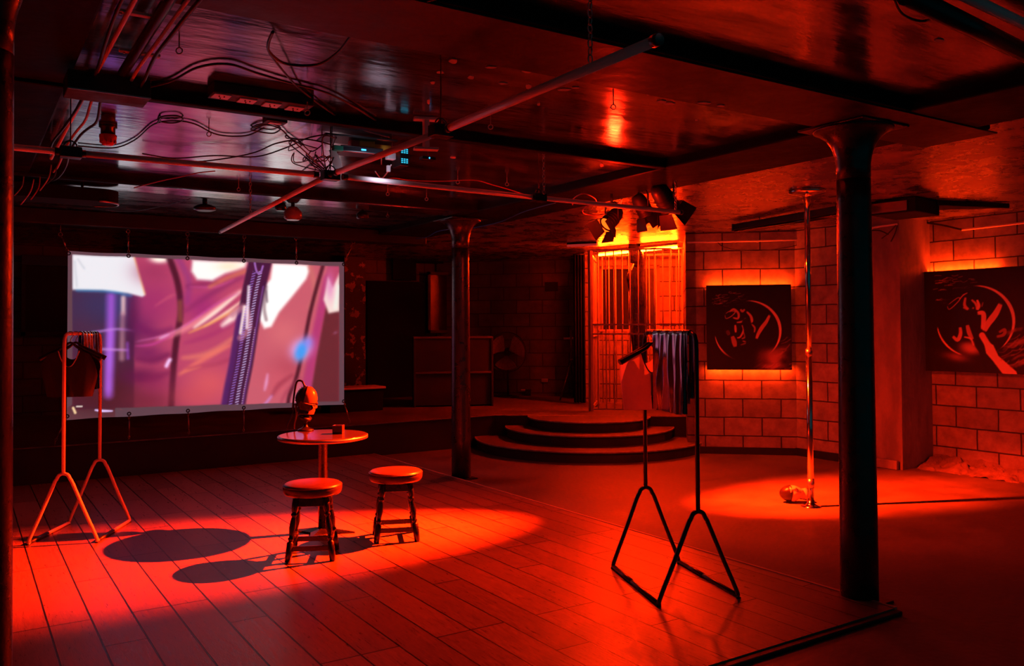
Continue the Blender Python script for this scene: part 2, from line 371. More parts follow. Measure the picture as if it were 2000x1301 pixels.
# ================================================================== ROOM
ZB = 2.70; ZC = 2.765; ZR = 2.74; ZW = .03
D = Vector((.73, -.683, 0)).normalized(); DN = Vector((D.y, -D.x, 0)) * -1     # DN points away from the camera
if DN.dot(fw) < 0: DN = -DN
def at_px(P, d, px):             # point of the line P+s*d (horizontal) seen at image column px
    lo, hi = -8., 8.
    f = lambda s: proj_np(np.array([[*(P+d*s)]]))[0][0]-px
    for _ in range(60):
        mid = (lo+hi)/2
        if f(lo)*f(mid) <= 0: hi = mid
        else: lo = mid
    return P+d*(lo+hi)/2
XW = 4.26; YW = 2.76
struct('floor', MB().prism([(-4, -1.5), (11.5, -1.5), (11.5, 15), (-4, 15)], -.12, 0), 'concrete')
struct('floor', MB().prism([(-4, YW), (XW-.012, YW), (XW-.012, 9.69), (-4, 9.69)], 0, ZW, swap=True), 'wood', 'raised wooden plank floor')
e = MB(); e.box((XW-.002, (YW+9.69)/2, ZW/2+.002), (.02, 9.69-YW, ZW+.004)); struct('trim_1', e, 'woodedge')
e = MB(); e.box(((-4+XW)/2, YW-.02, ZW/2-.004), (XW+4, .04, ZW-.008), bev=.006); struct('trim_2', e, 'black')
# stage with a chamfered front
SA = Vector((6.035, 9.69, .4)); SB = Vector((7.94, 8.07, .4)); SD = (SB-SA).normalized()
SE = SB+DN*2.2
stpoly = [(-4, 9.70), (SA.x, SA.y), (SB.x, SB.y), (SE.x, SE.y), (12, 15), (-4, 15)]
struct('floor', MB().prism(stpoly, 0.0, .385), 'stage', 'black painted stage front')
struct('floor', MB().prism([(x, y-(.015 if i < 3 else 0)) for i, (x, y) in enumerate(stpoly)], .385, .4), 'stagetop', 'stage floor boards')
nz = MB(); nz.tube([(-4, 9.682, .393), (SA.x, SA.y-.012, .393), (SB.x, SB.y-.012, .393)], .008, 6); struct('trim_3', nz, 'nosing')

# wall behind picture one, its corner with the right-hand wall
W1 = pz(1450, 887, 0); W1L = at_px(W1, D, 1343); XR = 8.52
sR = (XR-W1.x)/D.x; W1R = W1+D*sR
struct('wall_back', MB().wall(W1L, W1R, 0, ZR, .2) if DN.dot(Vector((D.y, -D.x, 0))) > 0 else MB().wall(W1L, W1R, 0, ZR, -.2), 'block')
YP = 5.44
def wallto(name, a, b, th, mat, z0=0, z1=ZR, uo=0.):   # thickness away from the camera
    a = Vector((*a[:2], 0)); b = Vector((*b[:2], 0)); d = (b-a).normalized(); n = Vector((d.y, -d.x, 0)); mid = (a+b)/2
    return struct(name, MB().wall(a, b, z0, z1, th if n.dot(mid) > 0 else -th, uo), mat)
wallto('wall_right', W1R, (XR, 6.0), .15, 'block')
wallto('wall_right', (XR+.04, 6.02), (XR+.04, YP), .62, 'plaster')          # plastered pier
wallto('wall_right', (9.14, YP+.3), (9.14, -1.5), .2, 'block', uo=.1)
# rubble footing along the right-hand wall
rb = MB()
def rub(u, v):
    y = YP-.02-(YP+1.4)*u; x = 9.15-.42*v; h = .12*(1-v)**1.1
    p = Vector((x, y, h)); k = noise.noise(Vector((x*5, y*5, 0)))*.09+noise.noise(Vector((x*16, y*16, 3)))*.05
    return Vector((x+k*.6, y, max(-.004, h+k*(1-v*.6)-.01*v)))
rb.grid(rub, 300, 16, smooth=False); struct('trim_4', rb, 'plaster', 'crumbling footing')
bb = MB(); a, b = W1L+D*.02-DN*.03, W1R-DN*.03; bb.wall(a, b, 0, .085, .03 if Vector((D.y, -D.x, 0)).dot(DN) > 0 else -.03); struct('baseboard_back', bb, 'black')
bb = MB(); bb.box((XR-.015, (W1R.y+6.0)/2, .045), (.03, W1R.y-6.0, .09)); struct('baseboard_right', bb, 'black')
bb = MB(); bb.box((XR+.0, (6.0+YP)/2, .05), (.05, .5, .1), bev=.01); struct('baseboard_right', bb, 'plaster')
# return wall beside the alcove, rear wall of the alcove, block wall left of it
CG = pz(1155, 803, .4); CG.z = 0                           # front left post of the cage
CR = at_px(CG, D, 1341)
wallto('wall_back', W1L+Vector((0, 0, 0)), W1L+DN*4.2, .12, 'block')
AB = CG+DN*1.55
abl = at_px(AB, D, 1144); abr = AB+D*2.1
BK = pz(1030, 773, .4); BK.z = 0
bkr = at_px(BK, D, 1143); bkl = BK-D*1.6
wallto('wall_back', bkl, bkr, .25, 'blockdk', .38, ZR, uo=.15)
wallto('wall_back', bkr, abl-D*.0, .12, 'block', .38, ZR)
# alcove rear wall with a dark window, built round the opening
WL = at_px(AB, D, 1172); WR = at_px(AB, D, 1291)
zt = pln(1200, 519, AB, DN).z; zb = pln(1200, 651, AB, DN).z
wallto('wall_back', abl, WL, .2, 'block', .38, ZR); wallto('wall_back', WR, abr, .2, 'block', .38, ZR)
wallto('wall_back', WL, WR, .2, 'block', .38, zb); wallto('wall_back', WL, WR, .2, 'block', zt, ZR)
wn = thing('window_1', None, None); wn['kind'] = 'structure'
fr = MB(); 
for a_, b_, z0, z1 in ((WL, WR, zt-.05, zt), (WL, WR, zb-.0, zb+.04), (WL, WL+D*.05, zb, zt), (WR-D*.05, WR, zb, zt)): fr.wall(a_+DN*.06, b_+DN*.06, z0, z1, .06 if Vector((D.y, -D.x, 0)).dot(DN) > 0 else -.06)
fr.build('window_frame', 'plaster', wn); wm = (WL+WR)/2
MB().wall(WL+DN*.13, WL*.4+WR*.6+DN*.13, zb, zt, .03).build('window_panel', 'blackflat', wn); MB().wall(WL*.4+WR*.6+DN*.11, WR+DN*.11, zb, zt, .03).build('window_board', 'black', wn)
# long wall behind the screen
YB = bkl.y+.05
wallto('wall_back', (-4, YB), (bkl.x+.1, YB), .25, 'blockdk', .38, 2.79)
wallto('wall_left', (-4, -1.5), (-4, 15), .2, 'blockdk', 0, ZC)
pier = pz(1148, 800, .4)
# ceilings
struct('ceiling', MB().prism([(-4, -1.5), (4.9, -1.5), (4.9, 7.4), (-4, 7.4)], ZC, 2.795), 'ceil')
struct('ceiling', MB().prism([(-4, 7.4), (4.9, 7.4), (4.9, 9.6), (-4, 9.6)], ZC, 2.795), 'ceilshade')
struct('ceiling', MB().prism([(4.85, -1.5), (11.5, -1.5), (11.5, 15), (4.85, 15)], ZR, 2.795), 'ceilr')
struct('ceiling', MB().prism([(-4, 9.6), (4.85, 9.6), (4.85, 15), (-4, 15)], ZR, 2.795), 'ceilr')
def beam(x0, x1, y0, y1, mat, z0=ZB, z1=ZC+.02, n='trim_5'):
    struct(n, MB().box(((x0+x1)/2, (y0+y1)/2, (z0+z1)/2), (x1-x0, y1-y0, z1-z0), bev=.012), mat, 'ceiling beam')
beam(4.25, 4.93, -1.5, 9.6, 'beam', n='trim_5')
beam(-4, 5.05, 2.62, 3.11, 'beam', z0=ZB, z1=ZC+.01, n='trim_6')
struct('trim_6', MB().box((.5, 2.87, ZB-.004), (9.3, .47, .008)), 'beamred', 'beam soffit')
beam(-4, 4.3, 4.50, 4.57, 'beam', n='trim_7')
beam(-4, 4.3, 7.15, 7.55, 'beam', n='trim_8')
struct('trim_8', MB().box((.1, 7.36, ZB-.004), (8.0, .34, .008)), 'ceil', 'beam soffit')
beam(-4, 4.9, 9.5, 9.8, 'black', z0=2.61, z1=ZC, n='trim_9')
beam(-.1, .42, -1.5, 9.5, 'beam', z0=ZB+.02, n='trim_10')
# ceiling step on the right
a = pz(1365, 446, ZR); b = pz(1625, 436, ZR)
# ------------------------------------------------------------------ columns
def column(loc, r, label, ztop=ZB-.008, plinth=True):
    t = thing('iron_column', label, 'column', loc, 0, 'painted iron columns')
    h = ztop-loc[2]
    MB().lathe([(r*1.03, .0), (r*1.02, .4), (r*.97, h*.5), (r*.93, h-.42), (r*.93, h-.3)], n=40).build('shaft', 'iron', t)
    cp = [(r*.93, h-.3), (r*.93, h-.22), (r*1.0, h-.17), (r*1.18, h-.11), (r*1.5, h-.062), (r*1.95, h-.03), (r*2.15, h-.022), (r*2.2, h-.012)]
    MB().lathe(cp, n=40).build('capital', 'iron', t)
    MB().box((0, 0, h-.006), (r*4.3, r*4.3, .012), bev=.004).build('top_plate', 'iron', t)
    if plinth: MB().box((0, 0, .006), (r*2.6, r*2.6, .012), bev=.004).build('base_plate', 'iron', t)
    return t
column((4.285, 3.0, 0), .1, 'thick black iron column standing at the front corner of the plank floor')
column((4.375, 7.72, 0), .098, 'slimmer-looking grey iron column between the projection screen and the curved steps')
column((.04, 3.0, ZW), .1, 'out-of-focus column with a red rim at the left edge of the photo')

# ------------------------------------------------------------------ curved steps
CS = pz(1150, 811.5, .4); CS.z = 0; sn = Vector((SD.y, -SD.x, 0)); sn = -sn if sn.dot(fw) > 0 else sn
st = thing('curved_steps', 'three tier semicircular black steps with highlight-coloured nosings leading up to the stage', 'steps', CS)
for R_, z0, z1 in ((1.50, 0, .135), (1.10, .135, .268), (.80, .268, .397)):
    def half(R, n=48): return [tuple((SD*math.cos(PI*k/n)*R+sn*math.sin(PI*k/n)*R)[:2]) for k in range(n+1)]
    s_ = MB().prism(half(R_-.02), z0, z1-.022).build('step', 'stage', st)
    MB().prism(half(R_), z1-.022, z1).build('tread', 'stagetop', s_)
    MB().tube([Vector((*p, z1-.011)) for p in half(R_-.001)], .0125, 6).build('nosing', 'nosing', s_)

# ------------------------------------------------------------------ cage
XD = D; 
cg = thing('barred_cage', 'tall steel barred cage on the stage glowing orange-red from the tube inside', 'cage', (CG.x, CG.y, .4))
Rc = Matrix((D, DN, Vector((0, 0, 1)))).transposed()
W_ = (CR-CG).length; HC = 2.24; DP = .95
def C3(u, d, z): return CG+D*u+DN*d+Vector((0, 0, .4+z))
def rail(mb, a, b, r=.012): mb.tube([a, b], r, 6)
def sq(mb, a, b, w):
    a, b = Vector(a), Vector(b); mb.box((a+b)/2, (w, w, (b-a).length), rot=aim(b-a))
fp = MB(); sq(fp, C3(0, 0, 0), C3(0, 0, HC), .05); fp.build('post', 'bars', cg, True)
fp = MB(); sq(fp, C3(W_, 0, 0), C3(W_, 0, HC), .035); fp.build('post', 'bars', cg, True)
fp = MB(); sq(fp, C3(.02, DP, 0), C3(.02, DP, HC), .04); fp.build('post', 'bars', cg, True)
fp = MB(); sq(fp, C3(W_, DP, 0), C3(W_, DP, HC), .04); fp.build('post', 'bars', cg, True)
for z in (.03, 1.07, 1.20, HC):
    r_ = MB(); sq(r_, C3(0, 0, z), C3(W_, 0, z), .022); r_.build('front_rail', 'bars', cg, True)
for z in (.03, 1.12, HC):
    r_ = MB(); sq(r_, C3(0, DP, z), C3(W_, DP, z), .026); r_.build('rear_rail', 'bars', cg, True)
for k in range(11):
    r_ = MB(); rail(r_, C3(W_*(k+.9)/11.6, 0, .03), C3(W_*(k+.9)/11.6, 0, HC), .0085); r_.build('bar', 'bars', cg, True)
for k in range(12):
    r_ = MB(); rail(r_, C3(W_*(k+1)/13, DP, .03), C3(W_*(k+1)/13, DP, HC), .0085); r_.build('rear_bar', 'bars', cg, True)
g = MB()
for z in (.05, 1.05, 1.22, HC-.08): sq(g, C3(0, .06, z), C3(0, DP-.04, z), .045)
for d in (.08, .36, .64, DP-.06): sq(g, C3(0, d, .05), C3(0, d, HC-.08), .022)
gt = g.build('side_gate', 'bars', cg, True)
lk = MB(); lk.box(C3(.0, .2, 1.135), (.05, .16, .15), rot=Rc, bev=.006); lk.build('lock_box', 'bars', cg, True)
# glowing tube
ta, tb = pz(1170, 498, 2.63), pz(1322, 482.5, 2.655)
td = (tb-ta).normalized()
tl = thing('fluorescent_tube', 'bright glowing tube slanting across the top of the barred cage', 'light', ta)
MB().tube([ta, tb], .017, 10).build('tube', 'neon', tl, True)
q = MB(); q.box((ta+tb)/2+Vector((0, 0, .045)), ((tb-ta).length+.04, .05, .035), rot=dirx(tb-ta), bev=.004); q.build('fitting', 'bars', tl, True)
ta2, tb2 = pz(1108, 480, ZR-.04), pz(1166, 477.5, ZR-.04)
t2 = thing('fluorescent_tube', 'dim pinkish tube on the ceiling just left of the barred cage', 'light', ta2)
MB().tube([ta2, tb2], .018, 8).build('tube', 'neondim', t2, True)
q = MB(); q.box((ta2+tb2)/2+Vector((0, 0, .027)), ((tb2-ta2).length, .04, .025), rot=dirx(tb2-ta2)); q.build('fitting', 'black', t2, True)

# hooded latex suit hanging in the cage
hp = C3(.62, .35, 0)
sx = thing('latex_suit', 'black shiny hooded suit hanging inside the barred cage', 'costume', (hp.x, hp.y, 0.4))
prof = [(2.13, .008, 0), (2.08, .04, .01), (1.98, .085, .0), (1.9, .115, -.01), (1.84, .12, -.01), (1.78, .125, 0), (1.66, .13, .02), (1.5, .125, .02), (1.3, .115, .015), (1.1, .11, .02), (.92, .105, .03), (.8, .095, .03), (.72, .06, .03)]
ls = []
for i, (z, r, off) in enumerate(prof):
    l = []
    for k in range(28):
        a = 2*PI*k/28; cr = 1+.16*noise.noise(Vector((math.cos(a)*1.6, math.sin(a)*1.6, z*5)))+.07*math.sin(a*5+z*9)
        p = hp+D*(math.cos(a)*r*cr+off)+DN*(math.sin(a)*r*.55*cr); p.z = .4+z; l.append(p)
    ls.append(l)
MB().loft(ls, cap=True).build('suit_body', 'latex', sx, True)
sl = MB(); sl.loft([[hp+D*(.075+.03*math.sin(i*1.1)*.4+math.cos(2*PI*k/12)*.045)+DN*(-.06+math.sin(2*PI*k/12)*.035)+Vector((0, 0, .4+1.86-i*.1)) for k in range(12)] for i in range(9)], cap=True)
sl.build('sleeve', 'latex', sx, True)
sl = MB(); sl.loft([[hp+D*(-.02+math.cos(2*PI*k/14)*.085*(1-i*.03))+DN*(-.075+math.sin(2*PI*k/14)*.02)+Vector((0, 0, .4+1.96-i*.075-.02*math.cos(2*PI*k/14))) for k in range(14)] for i in range(5)], cap=True)
sl.build('hood_flap', 'latex', sx, True)
MB().tube([hp+Vector((0, 0, .4+2.12)), hp+Vector((0, 0, ZR-.0))], .004, 6).build('hanging_cord', 'cable', sx, True)

# ================================================================== PROJECTION SCREEN
YS = 9.60
tl_, tr_, br_, bl_ = pY(133, 490, YS), pY(672, 513, YS), pY(672, 790, YS), pY(130, 820, YS)
x0s, x1s, z0s, z1s = (tl_.x+bl_.x)/2, (tr_.x+br_.x)/2, (br_.z+bl_.z)/2, (tl_.z+tr_.z)/2
sp = Paint(120, 480, 684, 828, 1.6, (92, 62, 70))
A = [(141, 497), (663, 520), (663, 784), (200, 797), (141, 800)]
sp.poly(A, (176, 66, 100), soft=1)
P_ = sp
P_.poly([(141, 497), (262, 500), (262, 798), (141, 800)], (62, 34, 58), soft=3)
P_.blob(185, 600, 60, 45, (24, 48, 92), .95); P_.blob(240, 590, 26, 40, (20, 60, 120), .8); P_.blob(165, 640, 40, 60, (60, 40, 66), .5)
P_.blob(200, 770, 90, 45, (66, 26, 34), .95)
P_.stroke([(217, 580), (216, 640), (214, 700), (212, 770)], 17, (150, 84, 205), .9, 12); P_.stroke([(216, 650), (212, 760)], 12, (176, 100, 226), .6, 10)
P_.stroke([(241, 582), (241, 612)], 9, (246, 226, 214), .95, 6); P_.stroke([(240, 615), (238, 700)], 10, (190, 140, 150), .7, 8)
P_.stroke([(180, 650), (225, 643), (262, 646)], 4, (190, 130, 220), .8, 3); P_.stroke([(195, 682), (250, 684)], 4, (200, 140, 220), .8, 3)
P_.stroke([(249, 670), (250, 700)], 5, (160, 90, 220), .8, 4)
P_.blob(262, 620, 14, 60, (28, 14, 48), .9); P_.blob(275, 735, 38, 16, (70, 18, 62), .8); P_.blob(280, 640, 30, 40, (96, 30, 84), .8); P_.blob(300, 590, 50, 45, (150, 44, 100), .8)
P_.poly([(141, 497), (262, 501), (268, 520), (284, 576), (278, 580), (250, 573), (200, 567), (141, 566)], (226, 226, 232), soft=3)
P_.stroke([(262, 503), (270, 530), (283, 575)], 3, (244, 176, 110), .8, 2); P_.stroke([(146, 510), (150, 560)], 3, (170, 178, 186), .6, 3); P_.stroke([(152, 506), (165, 525)], 2, (150, 160, 170), .6, 2)
P_.stroke([(150, 568), (215, 570), (256, 578)], 4, (40, 130, 190), .7, 4)
P_.blob(300, 530, 36, 24, (150, 50, 90), .8)
P_.blob(312, 505, 20, 9, (255, 240, 226), 1, 0, 3)
P_.stroke([(330, 503), (345, 545), (352, 585), (352, 620), (344, 668), (338, 730), (334, 797)], 12, (52, 16, 34), .9, 5)
P_.stroke([(352, 590), (352, 625)], 9, (180, 110, 60), .5, 8); P_.stroke([(348, 505), (368, 545), (366, 590)], 12, (130, 50, 120), .6, 9)
P_.blob(395, 600, 34, 34, (150, 40, 110), .8); P_.blob(290, 690, 34, 14, (90, 20, 80), .6)
for pts, w, c in (([(300, 664), (345, 650), (395, 622), (440, 588), (478, 562)], 13, (232, 130, 140)), ([(375, 643), (420, 610), (474, 566)], 8, (252, 236, 214)), ([(395, 640), (440, 612), (476, 585)], 6, (255, 220, 190)),
                 ([(365, 652), (410, 632), (470, 600)], 5, (236, 158, 88)), ([(310, 662), (332, 652)], 5, (244, 190, 236)), ([(262, 676), (300, 672), (345, 650)], 4, (190, 60, 140)), ([(350, 700), (410, 690), (470, 650)], 12, (214, 110, 100)),
                 ([(430, 640), (478, 602)], 13, (255, 240, 228)), ([(345, 735), (400, 700), (455, 672)], 10, (226, 112, 98))):
    P_.stroke(pts, w, c, .85, w*.7, .7)
for pts, w, c, al in (([(262, 632), (300, 652), (342, 640)], 16, (100, 24, 84), .6), ([(262, 700), (300, 704), (335, 690)], 14, (84, 18, 70), .6), ([(262, 742), (300, 738), (335, 726)], 12, (92, 20, 66), .5), ([(356, 612), (400, 582), (450, 552), (480, 540)], 12, (128, 38, 92), .65),
                      ([(360, 560), (395, 556), (430, 552)], 12, (120, 34, 84), .6), ([(355, 672), (410, 655), (470, 625)], 10, (150, 40, 100), .5), ([(360, 720), (420, 712), (480, 690)], 9, (150, 48, 84), .6), ([(262, 668), (310, 658), (345, 645), (400, 612)], 3, (236, 130, 200), .6), ([(350, 730), (375, 722), (395, 716)], 3, (226, 130, 90), .7),
                      ([(356, 640), (420, 596), (470, 570)], 4, (190, 60, 150), .6), ([(366, 560), (420, 560), (460, 545)], 5, (206, 84, 150), .5), ([(300, 600), (330, 580), (345, 575)], 6, (200, 84, 110), .5)):
    P_.stroke(pts, w, c, al, w*.8, .7)
P_.blob(290, 785, 60, 26, (104, 34, 48), .7); P_.blob(300, 745, 40, 30, (140, 36, 84), .5)
P_.blob(410, 750, 46, 36, (206, 84, 92), .9); P_.blob(380, 775, 40, 20, (196, 74, 84), .6); P_.stroke([(325, 715), (330, 705), (332, 703)], 7, (240, 200, 250), .95, 4)
P_.poly([(376, 508), (482, 512), (478, 522), (440, 534), (415, 548), (385, 546), (374, 530)], (244, 244, 240), soft=7); P_.blob(448, 520, 26, 10, (250, 214, 170), .6)
P_.stroke([(410, 560), (440, 545), (480, 530)], 7, (206, 116, 74), .6, 6)
# right of the zip
P_.poly([(512, 512), (640, 518), (625, 590), (600, 700), (580, 790), (470, 797), (500, 640)], (190, 88, 104), soft=4)
P_.blob(555, 650, 34, 30, (206, 104, 112), .8); P_.blob(560, 720, 34, 26, (170, 66, 84), .7); P_.blob(540, 745, 26, 30, (198, 84, 100), .7)
P_.poly([(532, 514), (602, 518), (604, 530), (598, 545), (570, 580), (545, 610), (530, 638), (516, 642), (506, 622), (508, 575), (520, 555), (528, 545)], (248, 246, 244), soft=6)
P_.stroke([(520, 560), (516, 600), (520, 625)], 6, (120, 90, 100), .7, 3); P_.stroke([(520, 568), (522, 590)], 3, (70, 50, 70), .8, 2)
P_.stroke([(518, 514), (514, 540), (510, 560)], 10, (150, 50, 130), .8, 5); P_.poly([(505, 515), (523, 516), (518, 555), (500, 560)], (140, 50, 110), .7, 4)
P_.stroke([(606, 520), (616, 570), (606, 600)], 10, (196, 112, 104), .6, 8)
P_.stroke([(631, 520), (619, 560), (606, 610), (598, 650), (588, 700), (578, 740), (566, 770), (561, 795)], 7, (58, 20, 34), .95, 3)
P_.stroke([(640, 545), (628, 600), (614, 670), (600, 760)], 16, (168, 52, 110), .8, 8)
P_.poly([(637, 598), (663, 604), (663, 786), (604, 790), (618, 700)], (92, 38, 46), soft=4)
P_.blob(588, 682, 24, 20, (206, 160, 230), .9, -40, 3); P_.blob(588, 686, 11, 20, (40, 150, 236), 1, 20, 3); P_.blob(602, 668, 10, 12, (120, 130, 240), .7)
P_.poly([(641, 541), (650, 562), (663, 534), (663, 608), (642, 612), (632, 585)], (236, 214, 206), soft=4); P_.blob(645, 560, 8, 26, (214, 120, 180), .7); P_.stroke([(655, 600), (662, 560)], 8, (220, 240, 228), .6, 5)
P_.stroke([(523, 728), (520, 748), (516, 765)], 5, (236, 180, 240), .7, 5, .8); P_.stroke([(533, 770), (522, 784), (510, 797)], 4, (190, 150, 240), .7, 4, .5); P_.stroke([(575, 730), (545, 752), (530, 775)], 9, (140, 44, 66), .6, 8, .6); P_.stroke([(590, 735), (560, 765), (545, 795)], 7, (150, 50, 76), .5, 6, .6)
P_.blob(655, 650, 4, 2, (160, 90, 130), .8, -30)
P_.blur(2.6)
# zip
zp = [(508, 512), (497, 560), (488, 610), (480, 660), (472, 710), (462, 760), (456, 797)]
P_.stroke(zp, 44, (44, 20, 54), .93, 5); P_.stroke([(x-19, y) for x, y in zp[2:]], 12, (70, 34, 100), .8, 6)
P_.stroke([(x+17, y) for x, y in zp[1:]], 3, (120, 70, 150), .7, 3)
P_.stroke([(455, 615), (478, 600), (486, 640), (470, 660)], 12, (190, 120, 140), .7, 7); P_.stroke([(478, 600), (470, 650)], 7, (240, 214, 214), .9, 4)
d_, t_ = P_.dist([tuple(p[:2]) for p in smoothpath([(x, y, 0) for x, y in zp], 5)])
side = np.interp(P_.Y, [p[1] for p in zp], [p[0] for p in zp])
for off, w, per, c in ((-7, 7, 5.2, (150, 112, 208)), (5, 7, 5.2, (206, 190, 240)), (15, 1.6, 4.6, (240, 200, 226))):
    u = np.abs(P_.X-side-off); ph = (P_.Y+.35*(P_.X-side))/per
    P_.mix(np.clip((w/2-u)/1.2+.5, 0, 1)*np.clip(np.sin(2*PI*ph)*1.6, 0, 1)*(P_.Y > 530)*(.9 if off != 15 else (P_.Y > 640)), c)
P_.stroke([(497, 512), (501, 530), (508, 534), (513, 520)], 4, (150, 100, 180), .9, 2)
P_.stroke([(486, 560), (482, 640)], 6, (255, 236, 244), .7, 4)
P_.blur(.8)
# spill below the picture
P_.stroke([(184, 801), (200, 803), (222, 803)], 5, (214, 190, 244), 1, 3, .6); P_.stroke([(143, 797), (147, 806)], 5, (250, 214, 160), .9, 3); P_.stroke([(150, 794), (160, 794)], 3, (230, 214, 200), .9, 2)
# plain margins of the sheet, the light on them painted in
mask = Paint(120, 480, 684, 828, 1.6, (0, 0, 0)); mask.poly([(141, 497), (663, 520), (663, 784), (225, 797), (225, 820), (131, 820), (131, 797), (141, 790)], (255, 255, 255), soft=1)
k = mask.I[..., :1]/255; P_.I = P_.I*k+np.array((84, 62, 72))*(1-k)
scr = thing('projection_screen', 'large white projector screen showing a pink shiny garment with a zip', 'screen', ((x0s+x1s)/2, YS, z0s))
def bul(u, v): return np.stack([np.zeros_like(u), .012*np.sin(u*PI*5)*(np.abs(v-.5)*2)**4, -.003*np.cos(u*PI*10)*np.where(v > .5, -1, 1)*((np.abs(v-.5)*2)**8)], 1)
c = paintmesh('sheet', (x0s, YS, z0s), (x1s-x0s, 0, 0), (0, 0, z1s-z0s), 420, 240, sp, 'screen', scr, bul)
c.matrix_parent_inverse = scr.matrix_basis.inverted()
MB().box(((x0s+x1s)/2, YS+.02, (z0s+z1s)/2), (x1s-x0s-.04, .006, z1s-z0s-.06)).build('backing', 'plate', scr, True)
def link_chain(mb, a, b, L=.032, r=.0028, w=.009):
    a, b = Vector(a), Vector(b); n = max(1, int((b-a).length/(L*.78))); d = (b-a)/n
    for i in range(n):
        m = aim(d) @ Matrix.Rotation(PI/2*(i % 2), 3, 'Z'); ax = m @ Matrix(((1, 0, 0), (0, 0, 1), (0, 1, 0)))
        mb.torus(a+d*(i+.5), w, r, ax, 10, 4, stretch=L/2/w)
pos = ['leftmost', 'second', 'third', 'fourth', 'fifth', 'rightmost']
tops = [((118, 458), (134, 492)), ((250, 452), (251, 497)), ((366, 457), (366, 502)), ((477, 463), (476, 507)), ((578, 465), (579, 511)), ((690, 473), (671, 514))]
for (a, b), n_ in zip(tops, pos):
    A_, B_ = pY(*a, YS), pY(*b, YS); B_.z = min(B_.z, z1s+.0)-.015
    t = thing('hanging_chain', n_+' of the six small chains holding the top edge of the projection screen', 'chain', A_, 0, 'top screen chains')
    q = MB(); q.torus(A_, .018, .004, Matrix.Rotation(PI/2, 3, 'X'), 12, 5); q.tube([A_+Vector((0, 0, .018)), Vector((A_.x, YS, 2.625))], .004, 5); q.build('hook', 'steel', t, True)
    m_ = A_.lerp(B_, .25); q = MB(); q.tube([m_, A_.lerp(B_, .62)], .009, 8); q.build('turnbuckle', 'steel', t, True)
    q = MB(); link_chain(q, A_.lerp(B_, .05), m_); q.build('upper_links', 'steel', t, True); q = MB(); link_chain(q, A_.lerp(B_, .62), B_); q.build('lower_links', 'steel', t, True)
    q = MB(); q.torus(B_+Vector((0, -.004, 0)), .016, .006, Matrix.Rotation(PI/2, 3, 'X'), 14, 5); q.build('eyelet', 'black', t, True)
bots = [((131, 817), (108, 862)), ((252, 812), (252, 857)), ((367, 806), (369, 848)), ((476, 800), (476, 843)), ((578, 796), (578, 835)), ((671, 787), (684, 826))]
for (a, b), n_ in zip(bots, pos):
    if n_ == 'fifth': continue
    A_, B_ = pY(*a, YS), pY(*b, YS); B_.z = max(B_.z, .41); A_.z += .02
    t = thing('hanging_chain', {'second': 'second from left', 'third': 'third from left', 'fourth': 'fourth from left'}.get(n_, n_)+' small chain tying down the bottom edge of the projection screen', 'chain', B_, 0, 'bottom screen chains')
    q = MB(); link_chain(q, A_, A_.lerp(B_, .3)); q.build('upper_links', 'steel', t, True); q = MB(); link_chain(q, A_.lerp(B_, .75), B_); q.build('lower_links', 'steel', t, True)
    q = MB(); q.tube([A_.lerp(B_, .3), A_.lerp(B_, .75)], .009, 8); q.build('turnbuckle', 'steel', t, True)
    q = MB(); q.torus(A_+Vector((0, -.004, 0)), .016, .006, Matrix.Rotation(PI/2, 3, 'X'), 14, 5); q.build('eyelet', 'black', t, True)
    q = MB(); q.tube([B_, Vector((B_.x, 9.67, .40))], .005, 5); q.build('stage_hook', 'steel', t, True)

# ================================================================== CANVASES ON THE WALLS
def ringart(p, cx, cy, R, big):
    k = R/66.
    for i in range(46):
        x = cx-R*1.1+random.random()*R*1.0; y = cy-R*1.2+random.random()*R*.75
        p.stroke([(x, y), (x+6*k*random.random(), y+random.uniform(-2, 2)), (x+(6+9*random.random())*k, y+random.uniform(-3, 1))], 1.2*k, (190, 150, 142), .6, 1.4)
    for i in range(26):
        x = cx+R*random.uniform(.0, 1.3); y = cy+R*random.uniform(.3, 1.2); p.stroke([(x, y), (x+10*k, y-4*k*random.random()), (x+18*k, y-9*k)], 2*k, (170, 128, 120), .55, 2)
    p.blob(cx, cy, R*1.05, R*1.0, (5, 5, 5), .97, 0, 8)
    a0, a1 = math.radians(-95), math.radians(52)
    arc = [(cx+R*math.cos(a0+(a1-a0)*i/14), cy+R*.93*math.sin(a0+(a1-a0)*i/14)) for i in range(15)]
    p.stroke(arc, 6*k, (226, 196, 186), .95, 1.5, .85)
    a0, a1 = math.radians(110), math.radians(172)
    p.stroke([(cx+R*math.cos(a0+(a1-a0)*i/8), cy+R*.93*math.sin(a0+(a1-a0)*i/8)) for i in range(9)], 3.4*k, (215, 186, 176), .95, 1.2, .6)
p1 = Paint(1372, 545, 1556, 730, 2.6, (16, 14, 14))
ringart(p1, 1460, 647, 64, False)
